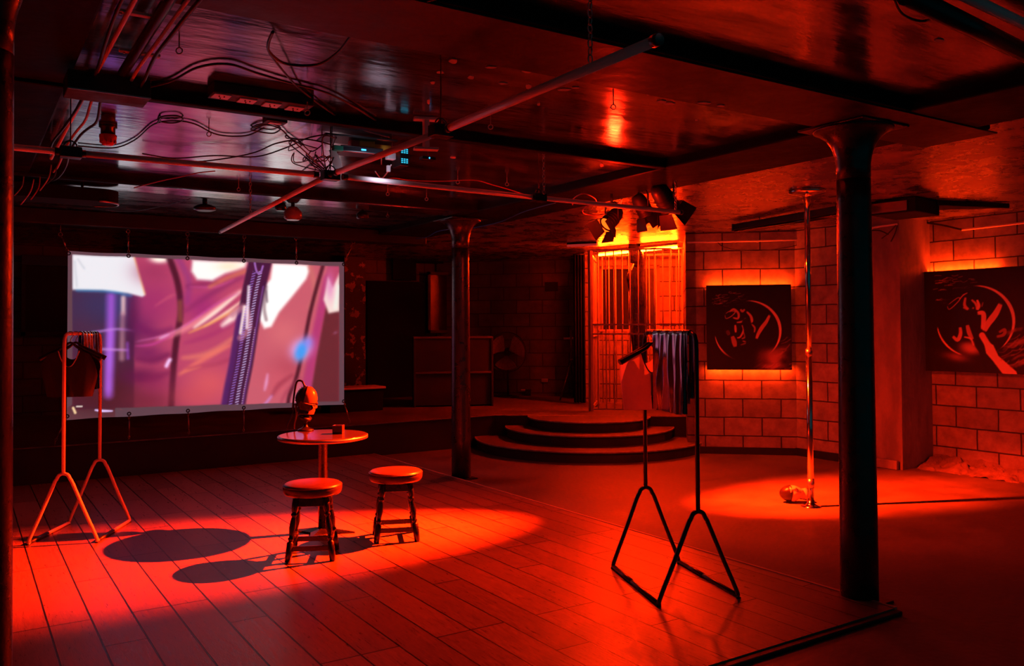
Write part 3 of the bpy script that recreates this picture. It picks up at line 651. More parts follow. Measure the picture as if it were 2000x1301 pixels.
for pts, w, c, a in (([(1416, 614), (1418, 622), (1428, 618), (1436, 609), (1425, 608), (1416, 614)], 2, (215, 180, 170), .9), ([(1424, 610), (1433, 604), (1442, 612), (1441, 622), (1430, 620)], 5, (200, 160, 150), .9), ([(1446, 604), (1450, 608), (1455, 604)], 5, (190, 150, 140), .9),
                     ([(1457, 608), (1466, 617), (1468, 627), (1460, 630), (1455, 620)], 6, (205, 165, 155), .95), ([(1438, 630), (1450, 628), (1456, 622)], 4, (200, 160, 150), .9), ([(1436, 634), (1437, 650)], 5, (205, 168, 158), .95), ([(1439, 660), (1446, 658), (1452, 645), (1449, 634)], 4, (210, 170, 160), .9),
                     ([(1452, 648), (1455, 658), (1448, 662)], 4, (180, 140, 130), .8), ([(1466, 632), (1474, 640), (1473, 650)], 4, (190, 150, 140), .85), ([(1504, 614), (1497, 628), (1488, 640), (1481, 652), (1477, 663)], 8, (205, 170, 160), .9), ([(1450, 666), (1458, 668)], 3, (200, 160, 150), .8),
                     ([(1446, 674), (1458, 670)], 3, (150, 120, 110), .8), ([(1430, 656), (1434, 668), (1436, 678)], 10, (190, 150, 140), .85), ([(1420, 645), (1424, 655)], 8, (110, 84, 80), .8)):
    p1.stroke(pts, w, c, a, 1.6, .45)
p1.stroke([(1458, 630), (1463, 650), (1466, 672), (1466, 690)], 17, (7, 6, 6), .95, 3); p1.blob(1450, 708, 46, 22, (10, 9, 9), .9, 0, 4)
p1.blob(1514, 700, 26, 17, (190, 140, 130), .9, 20, 3); p1.blob(1520, 686, 24, 9, (150, 110, 100), .7, -20); p1.blob(1488, 700, 12, 20, (110, 76, 70), .6); p1.blob(1532, 706, 10, 8, (20, 16, 16), .8); p1.blob(1505, 716, 20, 6, (200, 150, 140), .7)
p2 = Paint(1780, 500, 2090, 740, 2.2, (17, 14, 14))
ringart(p2, 1905, 628, 75, True)
for pts, w, c, a in (([(1850, 597), (1870, 582), (1874, 586), (1855, 604), (1850, 597)], 1.6, (215, 160, 150), .9), ([(1874, 585), (1882, 576), (1890, 572)], 2.4, (215, 165, 155), .9), ([(1886, 580), (1884, 596), (1892, 604)], 6, (205, 160, 150), .85), ([(1897, 585), (1906, 594), (1908, 606)], 5, (210, 170, 160), .9),
                     ([(1908, 585), (1912, 597), (1909, 606)], 6, (220, 180, 170), .95), ([(1920, 590), (1917, 600)], 3, (150, 115, 108), .8), ([(1908, 612), (1920, 612), (1921, 628), (1918, 645)], 10, (214, 175, 165), .95), ([(1955, 592), (1945, 612), (1930, 632), (1922, 648)], 13, (214, 172, 160), .92),
                     ([(1875, 638), (1876, 652), (1870, 664), (1860, 656)], 8, (200, 160, 150), .9), ([(1889, 634), (1893, 650), (1900, 664)], 9, (200, 160, 150), .85), ([(1880, 600), (1896, 606), (1902, 600)], 5, (190, 140, 130), .8), ([(1950, 650), (1962, 644), (1960, 654), (1945, 658)], 7, (170, 120, 110), .8),
                     ([(1882, 658), (1896, 662), (1902, 676)], 4, (210, 170, 160), .9)):
    p2.stroke(pts, w, c, a, 1.6, .4)
p2.blob(1896, 680, 24, 13, (205, 160, 150), .85, 10, 3); p2.blob(1868, 697, 26, 9, (180, 130, 120), .7, 10)
p2.stroke([(1897, 612), (1905, 636), (1912, 664)], 18, (8, 7, 7), .95, 2.5); p2.stroke([(1916, 672), (1926, 690), (1934, 730)], 24, (9, 8, 8), .95, 3)
p2.poly([(1920, 662), (1940, 674), (1950, 695), (1985, 726), (1990, 740), (1958, 730), (1940, 706), (1926, 690)], (225, 185, 170), .97, 2); p2.stroke([(1918, 655), (1926, 668), (1934, 680)], 12, (225, 180, 168), .9, 2)
for i in range(40):
    x = 1955+random.random()*100; y = 650+random.random()*70; p2.stroke([(x, y), (x+12, y-7), (x+24, y-9)], 4, (150, 112, 104), .5, 4)
def canvas(label, P0, U, V, n, painter, th=.04):
    t = thing('wall_canvas', label, 'picture', P0+U*.5)
    painter.I = np.clip(12+(painter.I-12)*1.25, 0, 255)
    c = paintmesh('printed_face', P0, U, V, 230, 200, painter, 'picture', t); c.matrix_parent_inverse = t.matrix_basis.inverted()
    q = MB(); C_ = P0+U*.5+V*.5+n*(th/2+.002); q.box(C_, (U.length, th, V.length), rot=Matrix((U.normalized(), n, Vector((0, 0, 1)))).transposed()); q.build('frame', 'black', t, True)
    return t
Wf = W1-DN*.13
def w1(x, y): return pln(x, y, Wf, DN)
a, b, c_ = w1(1381, 722.5), w1(1547, 722.5), w1(1381, 557.5); a.z = b.z = (a.z+b.z)/2
cv1 = canvas('square dark canvas with a pale ring on the wall left of the dance pole', a, b-a, Vector((0, 0, c_.z-a.z)), DN, p1)
X2 = 9.02
a, c_ = pX(1789, 724, X2), pX(1789, 537, X2); b = pX(2000, 728, X2)
b = a+Vector((0, -1.55, 0)); a.z = b.z = 1.06
cv2 = canvas('larger dark canvas with a pale ring and figure at the right edge of the photo', a, b-a, Vector((0, 0, 1.10)), Vector((1, 0, 0)), p2)
def led(t, a, b):
    q = MB(); q.tube([a, b], .008, 6); q.build('led_strip', 'led', t, True)
def arealight(name, loc, d, sx_, sy_, power, color, xdir=None):
    L_ = bpy.data.lights.new(name, 'AREA'); L_.shape = 'RECTANGLE'; L_.size = sx_; L_.size_y = sy_; L_.energy = power; L_.color = color
    o = bpy.data.objects.new(name, L_); COL.objects.link(o); z = -Vector(d).normalized(); x = (Vector(xdir) if xdir is not None else z.orthogonal()).normalized(); y = z.cross(x)
    o.matrix_world = Matrix.Translation(loc) @ Matrix((x, y, z)).transposed().to_4x4(); return o
RED = (1, .017, .0006); ORG = (1, .028, .001)

def w1u(x, y): return pln(x, y, Wf+DN*.07, DN)
for y0, sg in ((557.5, -1), (722.5, 1)):
    a, b = w1u(1384, y0), w1u(1544, y0); z = c_.z
    a.z = b.z = (w1(1381, y0).z + sg*.02); led(cv1, a, b)
    m = (a+b)/2; arealight('canvas_glow', m+Vector((0, 0, -sg*.012)), Vector((0, 0, -sg))+DN*.9, 1.0, .03, 13. if sg < 0 else 10., ORG, xdir=D)
a = Vector((X2+.08, 5.56, 2.13)); b = Vector((X2+.08, 4.5, 2.13)); led(cv2, a, b)
arealight('canvas_glow', Vector((X2+.075, 5.12, 2.165)), (.8, 0, 1), .85, .03, 12, ORG, xdir=(0, 1, 0))

# ================================================================== CLOTHES RACKS
def rack(label, mat, feet1, feet2, H=1.51, post2=None):
    f1a, f1b, f2a, f2b = [Vector((*p, ZW+.014)) for p in (*feet1, *feet2)]
    A1, A2 = (f1a+f1b)/2, (f2a+f2b)/2; r = .0125
    t = thing('clothes_rack', label, 'clothes rack', ((A1+A2)/2).to_tuple()[:2]+(ZW,))
    AP = .50
    def leg(fa, fb, A):
        top = Vector((A.x, A.y, ZW+AP)); w = (fb-fa).normalized(); pts = []
        pa, pb = top-w*.035-Vector((0, 0, .012)), top+w*.035-Vector((0, 0, .012))
        pts = [fa+Vector((0, 0, .0)), fa+Vector((0, 0, .02))+w*.004, fa.lerp(pa, .12)+Vector((0, 0, .01))]
        z = Vector((0, 0, 1)); ka, kb = top-w*.05-z*.04, top+w*.05-z*.04
        pts = [fa+w*.01, fa.lerp(ka, .05)-w*.003, fa.lerp(ka, .5), fa.lerp(ka, .93), ka+w*.004, top-w*.03-z*.011, top, top+w*.03-z*.011, kb-w*.004, fb.lerp(kb, .93), fb.lerp(kb, .5), fb.lerp(kb, .05)+w*.003, fb-w*.01]
        MB().tube(smoothpath(pts, 4), r, 10).build('leg_frame', mat, t, True)
    leg(f1a, f1b, A1); leg(f2a, f2b, A2)
    for a, b in ((f1a, f2a), (f1b, f2b)):
        MB().tube([a, b], r*.95, 10).build('floor_bar', mat, t, True)
        MB().tube([a.lerp(b, .03), a.lerp(b, .45)], r*1.12, 10).build('sleeve', 'sleeve', t, True)
        for p in (a, b): q = MB(); q.lathe([(.004, -.002), (.015, 0), (.015, .006), (.004, .008)], c=p-Vector((0, 0, .0145)), n=10); q.build('foot_pad', 'rackblack', t, True)
    T1, T2 = Vector((A1.x, A1.y, ZW+H)), Vector((A2.x, A2.y, ZW+H)); w = (T2-T1).normalized(); z = Vector((0, 0, 1))
    pts = [Vector((A1.x, A1.y, ZW+AP)), T1-z*.09, T1-z*.045+w*.004, T1-z*.014+w*.018, T1+w*.055, T2-w*.055, T2-z*.014-w*.018, T2-z*.045-w*.004, T2-z*.09, Vector((A2.x, A2.y, ZW+AP))]
    MB().tube(pts[:5], r, 12).build('post', mat, t, True); MB().tube(pts[5:], r, 12).build('post', mat, t, True)
    MB().tube([pts[4], pts[5]], r, 12).build('hanging_bar', mat, t, True)
    return T1, T2
N1, N2 = rack('black metal clothes rack on the right, in front of the canvas and steps', 'rackblack', ((3.48, 4.20), (3.905, 4.05)), ((3.21, 3.49), (3.682, 3.35)), H=1.49)
L1, L2 = rack('pale clothes rack lit red on the left, in front of the projection screen', 'rackwhite', ((.418, 6.973), (.839, 6.775)), ((.73, 7.535), (1.141, 7.35)), H=1.50)

def drape(name, label, cat, mat, A, B, u0, u1, front, back, folds, amp, seed, group=None, gather=.0):
    """cloth folded over the bar A-B between fractions u0..u1"""
    w = (B-A); n = Vector((w.y, -w.x, 0)).normalized()
    if n.dot(Vector((0, 0, CZ))-A) < 0: n = -n      # towards the camera
    P0 = A.lerp(B, (u0+u1)/2); W = w.length*(u1-u0); wn = w.normalized()
    t = thing(name, label, cat, P0, 0, group)
    def fn(u, v):
        s = -back+(front+back)*v       # signed length from the ridge
        side_ = 1 if s >= 0 else -1; d = abs(s); r = .019
        if d < r*PI/2: a = d/r; off = math.sin(a)*r; z = math.cos(a)*r
        else: off = r; z = -(d-r*PI/2)
        k = min(1, d/.35)
        x = (u-.5)*W*(1-gather*(1-k)*.0)*(1-gather*math.sin(min(1, d/.3)*PI)*.25)
        f = math.sin(u*folds*2*PI+seed+2.2*k*math.sin(u*5+seed))*amp*(.12+.88*k)+noise.noise(Vector((u*7, d*5, seed)))*amp*.9*k
        x += math.cos(u*folds*2*PI+seed)*amp*.5*k
        off += max(-.004, f)+.006*k if side_ > 0 else max(-.004, -f*.6)
        hem = .012*math.sin(u*9+seed)
        return P0+wn*x+n*off*side_+Vector((0, 0, z-.0+hem*k*0))
    MB().grid(fn, 90, 60).build('draped_fabric', mat, t, True)
    return t
drape('shiny_trousers', 'silvery grey shiny fabric folded over the near end of the black rack bar', 'clothing', 'vinyl', N1, N2, .24, .80, .50, .44, 3.6, .017, 1.3, gather=.3)
drape('shiny_trousers', 'glossy black fabric folded over the black rack behind the silvery one', 'clothing', 'latex', N1, N2, .82, .90, .49, .40, 1, .008, 4., gather=.1)
drape('shiny_trousers', 'pink-reflecting shiny striped fabric folded over the pale rack', 'clothing', 'vinyl', L1, L2, .42, .70, .44, .40, 3, .014, 2.3, gather=.3)
drape('shiny_trousers', 'glossy black fabric folded over the far end of the pale rack', 'clothing', 'latex', L1, L2, .72, .88, .46, .40, 2, .012, .5)

def hanger(A, B, u, label, tw=0., group=None, drop=.13, half=.21):
    P = A.lerp(B, u); w = (B-A).normalized(); n = Matrix.Rotation(tw, 3, 'Z') @ Vector((w.y, -w.x, 0))
    t = thing('clothes_hanger', label, 'hanger', P, 0, group); z = Vector((0, 0, 1))
    hook = [P+n*math.cos(a)*.021+z*(math.sin(a)*.021-.004) for a in [math.radians(d) for d in range(190, -45, -20)]]
    hook += [P+n*.006-z*.03, P-z*.045, P-z*(drop*.55)]
    MB().tube(hook, .003, 6).build('hook', 'steel', t, True)
    pts = [P-n*half-z*(drop+.055), P-n*half*.7-z*(drop+.02), P-n*half*.25-z*(drop-.03), P-z*(drop*.5), P+n*half*.25-z*(drop-.03), P+n*half*.7-z*(drop+.02), P+n*half-z*(drop+.055)]
    sp_ = smoothpath(pts, 5); N_ = len(sp_)
    MB().tube(sp_, [.008+.010*abs(2*i/(N_-1)-1) for i in range(N_)], 8).build('shoulder', 'rackblack', t, True)
    return P, n, drop
def croptop(P, n, drop, label, mat, w0=.155, w1=.205, L=.33, neck=.12, depth=.05, name='sleeveless_top', strap=False, trim='plate'):
    t = thing(name, label, 'clothing', P-Vector((0, 0, drop+L))); m = Vector((n.y, -n.x, 0))
    if m.dot(Vector((0, 0, CZ))-P) < 0: m = -m
    def top(u):
        a = abs(u)
        if a < .36: return -neck*math.cos(a/.36*PI/2)**.8
        if a < .62: return -.018*(a-.36)/.26
        return -.018-(.17*((a-.62)/.38)**1.7)
    for sgn, nm in ((1, 'front_panel'), (-1, 'back_panel')):
        def fn(u, v, sgn=sgn):
            uu = 2*u-1; zt_ = top(uu)*(1 if sgn > 0 else .55)+.0; z_ = -L+(zt_+L)*v
            h = (z_+L)/L; w = w0+(w1-w0)*min(1, h/.62); 
            if h > .62: w = w1-(w1-.20)*((h-.62)/.38)
            bul_ = depth*math.sqrt(max(0, 1-uu*uu))*(1-.55*h)
            f = .004*math.sin(uu*11+h*3)
            return P+n*(uu*w)+m*sgn*(.006+bul_+f)+Vector((0, 0, z_-drop+.008))
        MB().grid(fn, 36, 20).build(nm, mat, t, True)
    # collar trim
    pts = []
    for i in range(17):
        uu = -.36+.72*i/16; pts.append(P+n*(uu*.2)+m*(.012+depth*.5*math.sqrt(1-uu*uu))+Vector((0, 0, top(uu)-drop+.008)))
    MB().tube(pts, .004, 6).build('collar', trim, t, True)
    q = MB(); q.grid(lambda u, v: P+n*((u-.5)*.03)+m*(.013+depth*(1-.55*(1-v)))+Vector((0, 0, -drop-neck-(L-neck-.01)*v+.004)), 3, 12); q.build('front_placket', 'blackflat', t, True)
    return t
h1 = hanger(L1, L2, .16, 'black plastic hanger carrying the dark top on the pale rack', 0.05)
croptop(*h1, 'dark sleeveless cropped top hanging on the pale rack at the left', 'top', L=.335)
hanger(L1, L2, .30, 'empty black hanger on the pale rack just behind the dark top', .3, half=.2)
h2 = hanger(N1, N2, .10, 'black hanger at the far end of the black rack, holding the red-lit top', .1)
croptop(*h2, 'red-lit sleeveless top hanging on the far end of the black rack', 'topred', L=.36, w0=.18, trim='black', neck=.13)
hanger(N1, N2, .19, 'black hanger squeezed between the red-lit top and the silvery fabric', -.12)

# ================================================================== TABLE AND STOOLS
TB = Vector((2.30, 6.165, 0)); TZ = .762
t = thing('round_table', 'round pedestal bar table with a glossy top carrying the masked head', 'table', (TB.x, TB.y, ZW), PI/4+.05)
h = TZ-ZW
MB().lathe([(.30, h-.036), (.322, h-.034), (.33, h-.026), (.33, h-.008), (.326, h-.002), (.316, h)], n=64).build('tabletop', 'tabletop', t)
MB().lathe([(.3305, h-.03), (.3335, h-.028), (.3335, h-.008), (.3305, h-.006)], n=64).build('edge_band', 'steel', t)
MB().lathe([(.036, .02), (.036, h-.05), (.09, h-.046), (.09, h-.037)], n=28).build('pedestal', 'dkwood', t)
q = MB(); q.loft([[Vector((x*k, y*k, z)) for x, y in ((1, 0), (.28, .28), (0, 1), (-.28, .28), (-1, 0), (-.28, -.28), (0, -1), (.28, -.28))] for k, z in ((.25, 0), (.25, .012), (.14, .024), (.045, .036))], cap=True, smooth=False)
q.build('foot_plate', 'dkwood', t)
q = MB(); q.lathe([(.006, -.0), (.006, .03)], c=(.18, -.1, h-.066), n=8); q.build('bolt', 'steel', t)

def stool():
    t = thing('bar_stool', 'x', 'stool', group='turned-leg stools'); H = .495
    MB().lathe([(.17, H-.078), (.183, H-.074), (.192, H-.06), (.196, H-.035), (.193, H-.014), (.178, H-.003), (.13, H+.004), (.0, H+.006)], n=48).build('seat', 'seat', t)
    MB().torus((0, 0, H-.018), .193, .004, n=40).build('piping', 'seat', t)
    for k in range(4):
        a = PI/4+k*PI/2; ft = Vector((math.cos(a)*.205, math.sin(a)*.205, 0)); tp = Vector((math.cos(a)*.135, math.sin(a)*.135, H-.09)); ax = (tp-ft); Lg = ax.length
        A = aim(ax)
        prof = [(.012, .0), (.02, .004), (.022, .05), (.022, .125), (.016, .13), (.013, .137), (.019, .148), (.019, .154), (.013, .162), (.016, .18), (.0215, .22), (.019, .26), (.0145, .285), (.013, .292), (.02, .302), (.02, .31), (.014, .318), (.02, .33), (.023, .36), (.023, Lg)]
        MB().lathe(prof, c=ft, n=16, axis=A).build('leg', 'dkwood', t)
    def at(k, z):
        a = PI/4+k*PI/2; r = .205-(.07)*(z/(H-.09)); return Vector((math.cos(a)*r, math.sin(a)*r, z))
    for k, z in ((0, .085), (1, .13), (2, .085), (3, .13)):
        q = MB(); a_, b_ = at(k, z), at(k+1, z); q.box((a_+b_)/2, ((b_-a_).length, .017, .034), rot=dirx(b_-a_), bev=.003); q.build('stretcher', 'dkwood', t)
    for k in range(4):
        q = MB(); a_, b_ = at(k, H-.115), at(k+1, H-.115); q.box((a_+b_)/2, ((b_-a_).length, .02, .055), rot=dirx(b_-a_), bev=.003); q.build('apron', 'dkwood', t)
    return t
s1 = stool(); s1.location = (2.0, 5.555, ZW); s1.rotation_euler = (0, 0, math.radians(-26)); s1['label'] = 'round stool with turned legs standing in front of the round table'
s2 = copytree(s1); s2.location = (2.68, 5.70, ZW); s2.rotation_euler = (0, 0, math.radians(-22)); s2['label'] = 'round stool with turned legs to the right of the round table'

# ================================================================== HEADS
def headmesh(mb, c, R, s=1., nu=44, nv=40):
    """egg of a mannequin head facing local +X, crown up; c = middle of the skull"""
    def g(a, b, sa, sb, y, z): return math.exp(-((y-a)/sa)**2-((z-b)/sb)**2)
    ls = []
    for j in range(nv+1):
        th = PI*(.03+.94*j/nv); l = []
        for i in range(nu):
            ph = 2*PI*i/nu; sy, sx_ = math.sin(ph), math.cos(ph); z = math.cos(th)*.125; r = math.sin(th)
            low = max(0, -z)/.125
            x = sx_*r*(.098-.012*low); y = sy*r*(.080-.022*low*low)
            if sx_ < 0: x *= 1-.35*low; 
            if sx_ > -.2:
                ay = abs(y); k = max(0, sx_)
                x += k*(.026*g(0, -.018, .012, .022, y, z)+.012*g(0, .004, .01, .02, y, z)-.014*g(.03, .012, .016, .013, ay, z)+.006*g(.025, .032, .03, .01, ay, z)
                        + .010*g(0, -.055, .022, .007, y, z)+.008*g(0, -.07, .02, .006, y, z)-.005*g(0, -.0625, .02, .0035, y, z)+.016*g(0, -.1, .025, .018, y, z)+.006*g(.045, -.03, .02, .02, ay, z))
            if abs(sx_) < .35: y += math.copysign(.012, sy)*g(0, -.005, 9, .028, 0, z)*(1-abs(sx_)/.35)
            l.append(Vector(c)+R@(Vector((x, y, z))*s))
        ls.append(l)
    mb.loft(ls, cap=True)
def neck(mb, c, R, s, L=.1):
    ls = []
    for i in range(6):
        k = i/5; ls.append([Vector(c)+R@(Vector((-.018+math.cos(a)*(.056+.012*k*k), math.sin(a)*(.052+.014*k*k), -.06-k*(L)))*s) for a in [2*PI*q_/20 for q_ in range(20)]])
    mb.loft(ls, cap=True)
hb = pz(597, 841, TZ); hb.z = TZ
Rh = Matrix.Rotation(math.radians(-33-12), 3, 'Z')     # face towards picture right
Rt = Rh @ Matrix.Rotation(math.radians(12), 3, 'Y')
t = thing('masked_head', 'mannequin head in a black leather hood on a turned stand on the round table', 'mannequin head', hb)
hc = hb+Vector((0, 0, .240)); sc_ = .86
q = MB(); headmesh(q, hc, Rt, sc_); neck(q, hc, Rh, sc_*.9, .085); q.build('head', 'leather', t, True)
MB().lathe([(.062, 0), (.064, .006), (.058, .012), (.03, .022), (.016, .035), (.013, .06), (.02, .075), (.028, .085), (.034, .14)], c=hb, n=28).build('stand', 'dkwood', t, True)
q = MB(); ls = []
for j in range(13):
    th = PI*(.06+.46*j/12); ls.append([hc+Rt@(Vector((math.cos(ph)*math.sin(th)*.106+.002, math.sin(ph)*math.sin(th)*.087, math.cos(th)*.131))*sc_) for ph in [math.radians(-78+156*i/20) for i in range(21)]])
q.loft(ls, closed=False); q.build('visor', 'maskred', t, True)
q = MB(); q.tube([hc+Rt@(Vector((math.cos(a)*.108+.0, math.sin(a)*.088, -.012-.012*math.cos(a)))*sc_) for a in [math.radians(-80+160*i/16) for i in range(17)]], .0045, 6); q.build('brow_band', 'maskred', t, True)
q = MB(); q.loft([[hc+Rt@(Vector((.075+.034*math.cos(y/.05*PI/2)*(1-abs(j-2)*.12), y, -.045-.017*j))*sc_) for y in (-.05, -.035, -.015, 0, .015, .035, .05)] for j in range(5)], closed=False); q.build('muzzle', 'maskred', t, True)
q = MB(); q.loft([[hc+Rt@(Vector((.088+.02*math.sin(j/4*PI), y, -.028-.012*j+.004))*sc_) for y in (-.045, -.02, 0, .02, .045)] for j in range(5)], closed=False); q.build('nose_guard', 'maskred', t, True)
for k in range(9):
    th = math.radians(15+11*k); q = MB(); p = hc+Rt@Vector((-math.sin(th)*.085, .0, math.cos(th)*.109)); q.lathe([(.001, -.005), (.006, 0), (.001, .006)], c=p, n=8); q.build('lacing_stud', 'steel', t, True)
q = MB(); q.tube(smoothpath([hc+Rt@Vector(v) for v in ((-.03, 0, .1), (-.06, 0, .135), (-.1, 0, .125), (-.105, 0, .06), (-.1, 0, -.03), (-.095, .01, -.1))], 5), .008, 8); q.build('strap_loop', 'leather', t, True)
for k, dy in enumerate((0, .02, -.02)):
    a = hc+Rh@Vector((-.09, dy, -.03)); b = hb+Rh@Vector((-.095-.02*k, dy*2, .012))
    q = MB(); q.tube(smoothpath([a, a.lerp(b, .4)+Rh@Vector((.012, 0, 0)), b+Vector((0, 0, .03)), b], 5), .0055, 6); q.build('strap', 'leather' if k else 'maskred', t, True)
q = MB(); q.tube([hc+Rh@Vector((.0, 0, -.125)), hc+Rh@Vector((-.012, 0, -.15))], .052, 20); q.build('collar', 'leather', t, True)
# candle box on the table
cb = pz(661, 847, TZ); cb.z = TZ
t = thing('candle_holder', 'small square glass candle holder on the round table', 'candle holder', cb)
q = MB(); q.box(cb+Vector((0, 0, .008)), (.075, .075, .016), rot=math.radians(-35), bev=.003); q.build('base', 'blackflat', t, True)
q = MB(); 
for sx_, sy_ in ((1, 0), (-1, 0), (0, 1), (0, -1)):
    rr = Matrix.Rotation(math.radians(-35), 3, 'Z'); q.box(cb+rr@Vector((sx_*.034, sy_*.034, .04))+Vector((0, 0, 0)), (.007 if sx_ else .075, .007 if sy_ else .061, .048), rot=math.radians(-35))
q.build('glass_sides', 'seat', t, True)
MB().lathe([(.018, 0), (.018, .028), (.003, .03), (.001, .04)], c=cb+Vector((0, 0, .0165)), n=16).build('candle', 'plate', t, True)
# head lying by the pole
hp2 = pz(1551, 982, 0)
ax = (rt*1+Vector((0, 0, 0))); ax.z = 0; ax.normalize()
upv = -ax                                                # crown points to picture left
fx = (Vector((0, 0, 1))*.62-fw*.78+ax*.1); fx = (fx-upv*fx.dot(upv)).normalized()
Rf = Matrix((fx, upv.cross(fx), upv)).transposed()
c0 = Vector((hp2.x, hp2.y, .083))-ax*.02
t = thing('mannequin_head', 'pale mannequin head with dark cap lying on the floor beside the dance pole', 'mannequin head', (hp2.x, hp2.y, 0))
q = MB(); headmesh(q, c0, Rf, .84); neck(q, c0, Rf, .84, .095); q.build('head', 'skin', t, True)
q = MB(); ls = []
for j in range(13):
    th = PI*(.01+.44*j/12); ls.append([c0+Rf@(Vector((math.cos(ph)*math.sin(th)*.103-.003, math.sin(ph)*math.sin(th)*.086, math.cos(th)*.130-.02*max(0, -math.cos(ph))*math.sin(th)))*.84) for ph in [2*PI*i/28 for i in range(28)]])
q.loft(ls, cap=True); q.build('cap', 'leather', t, True)
q = MB(); q.tube([c0-Rf@Vector((.012, 0, .125)), c0-Rf@Vector((.012, 0, .15))], .052, 20); q.build('neck_ring', 'leather', t, True)

# ================================================================== DANCE POLE
dp = pz(1584, 990, 0)
t = thing('dance_pole', 'chrome dance pole fixed between the concrete floor and the ceiling', 'pole', (dp.x, dp.y, 0))
MB().lathe([(.026, .012), (.026, 1.33)], n=24).build('lower_tube', 'chrome', t); MB().lathe([(.0235, 1.33), (.0235, ZR-.03)], n=24).build('upper_tube', 'chrome', t)
MB().lathe([(.085, 0), (.085, .006), (.05, .016), (.034, .03), (.03, .06)], n=28).build('floor_flange', 'chrome', t)
MB().lathe([(.03, ZR-.11), (.034, ZR-.06), (.07, ZR-.045), (.15, ZR-.028), (.16, ZR-.018), (.155, ZR-.001)], n=40).build('ceiling_disc', 'chrome', t)
MB().lathe([(.029, 1.31), (.029, 1.36)], n=20).build('joint', 'steel', t)
MB().lathe([(.029, .16), (.031, .2), (.029, .24)], n=20).build('collar', 'steel', t)

# ================================================================== LAMPS
def lamp(label, loc, target, s=1., lit=True, top=ZB, lens='lens'):
    loc = Vector(loc); R = aim(Vector(target)-loc)
    t = thing('stage_spotlight', label, 'stage light', loc, 0, None)
    P = lambda x, y, z: loc+R@(Vector((x, y, z))*s)
    MB().lathe([(.03, -.25), (.055, -.245), (.075, -.2), (.085, -.12), (.085, -.02), (.092, -.015), (.092, .0), (.084, .001), (.08, -.012)], c=loc, n=28, axis=R*s).build('housing', 'black', t, True)
    q = MB(); q.lathe([(.078, -.012), (.06, -.006), (.03, -.002), (.002, 0)], c=loc, n=24, axis=R*s); q.build('lens', lens if lit else 'glass', t, True)
    for k in range(3): MB().torus(P(0, 0, -.05-.035*k), .087*s, .004*s, R, 24, 5).build('cooling_rib', 'black', t, True)
    for k in range(4):
        a = k*PI/2; u = Vector((math.cos(a), math.sin(a), 0)); v = Vector((-math.sin(a), math.cos(a), 0)); w = .07 if k % 2 else .085
        q = MB(); e0 = u*.09; e1 = u*.15+Vector((0, 0, .12)); nrm = Vector((0, 0, .004))
        pts = [P(*(e0-v*w)), P(*(e0+v*w)), P(*(e1+v*w*1.35)), P(*(e1-v*w*1.35))]; pt2 = [p_+R@(u*.003*s) for p_ in pts]
        q.loft([pts, pt2], cap=True, smooth=False); q.build('barn_door', 'black', t, True)
    # yoke up to the clamp
    Xl = (R@Vector((1, 0, 0))); Xl.z = 0; Xl.normalize(); cpt = P(0, 0, -.1)
    yk = [cpt+Xl*.1*s, cpt+Xl*.1*s+Vector((0, 0, .1)), cpt+Xl*.06*s+Vector((0, 0, .14)), cpt-Xl*.06*s+Vector((0, 0, .14)), cpt-Xl*.1*s+Vector((0, 0, .1)), cpt-Xl*.1*s]
    MB().tube(yk, .008, 6).build('yoke', 'black', t, True)
    q = MB(); q.tube([cpt+Vector((0, 0, .14)), Vector((cpt.x, cpt.y, top-.004))], .011, 8); q.build('stem', 'black', t, True)
    return t, R
def spot(name, loc, target, power, angle, blend, color, rad=.05, parent=None):
    L_ = bpy.data.lights.new(name, 'SPOT'); L_.energy = power; L_.spot_size = math.radians(angle); L_.spot_blend = blend; L_.color = color; L_.shadow_soft_size = rad
    o = bpy.data.objects.new(name, L_); COL.objects.link(o); d = (Vector(target)-Vector(loc)).normalized(); o.location = Vector(loc)+d*.03; o.rotation_euler = d.to_track_quat('-Z', 'Y').to_euler(); return o
SP1 = Vector((4.60, 5.60, 2.43)); T1_ = Vector((1.75, 5.42, 0))
SP2 = Vector((4.84, 5.36, 2.50)); T2_ = Vector((6.45, 5.15, 0))
lamp('barn-door stage lamp with a glowing orange lens at the left of the lamp cluster', SP1, T1_, s=.78)
lamp('black stage lamp at the right of the cluster, turned towards the dance pole', SP2, T2_, s=.78)
lamp('large black stage lamp in the middle of the cluster, unlit and turned away', (4.86, 5.10, 2.53), (5.9, 5.2, 1.5), s=.95, lit=False)
spot('spot_beam', SP1, (1.95, 5.97, 0), 19000, 68, 1., RED, .022).scale = (.5, 1, 1)
spot('spot_halo', SP1, (2.3, 5.6, 0), 420, 105, 1., RED, .022)
spot('spot_beam', SP2, (6.62, 5.02, 0), 11000, 58, 1., RED, .022).scale = (.6, 1, 1)
spot('spot_halo', SP2, (6.6, 5.3, 0), 560, 110, 1., RED, .022)
spot('spot_beam', (4.66, 4.96, 2.38), (2.95, 4.0, 0), 430, 52, 1., RED, .04)  # added fill on the planks, with no lit lamp behind it

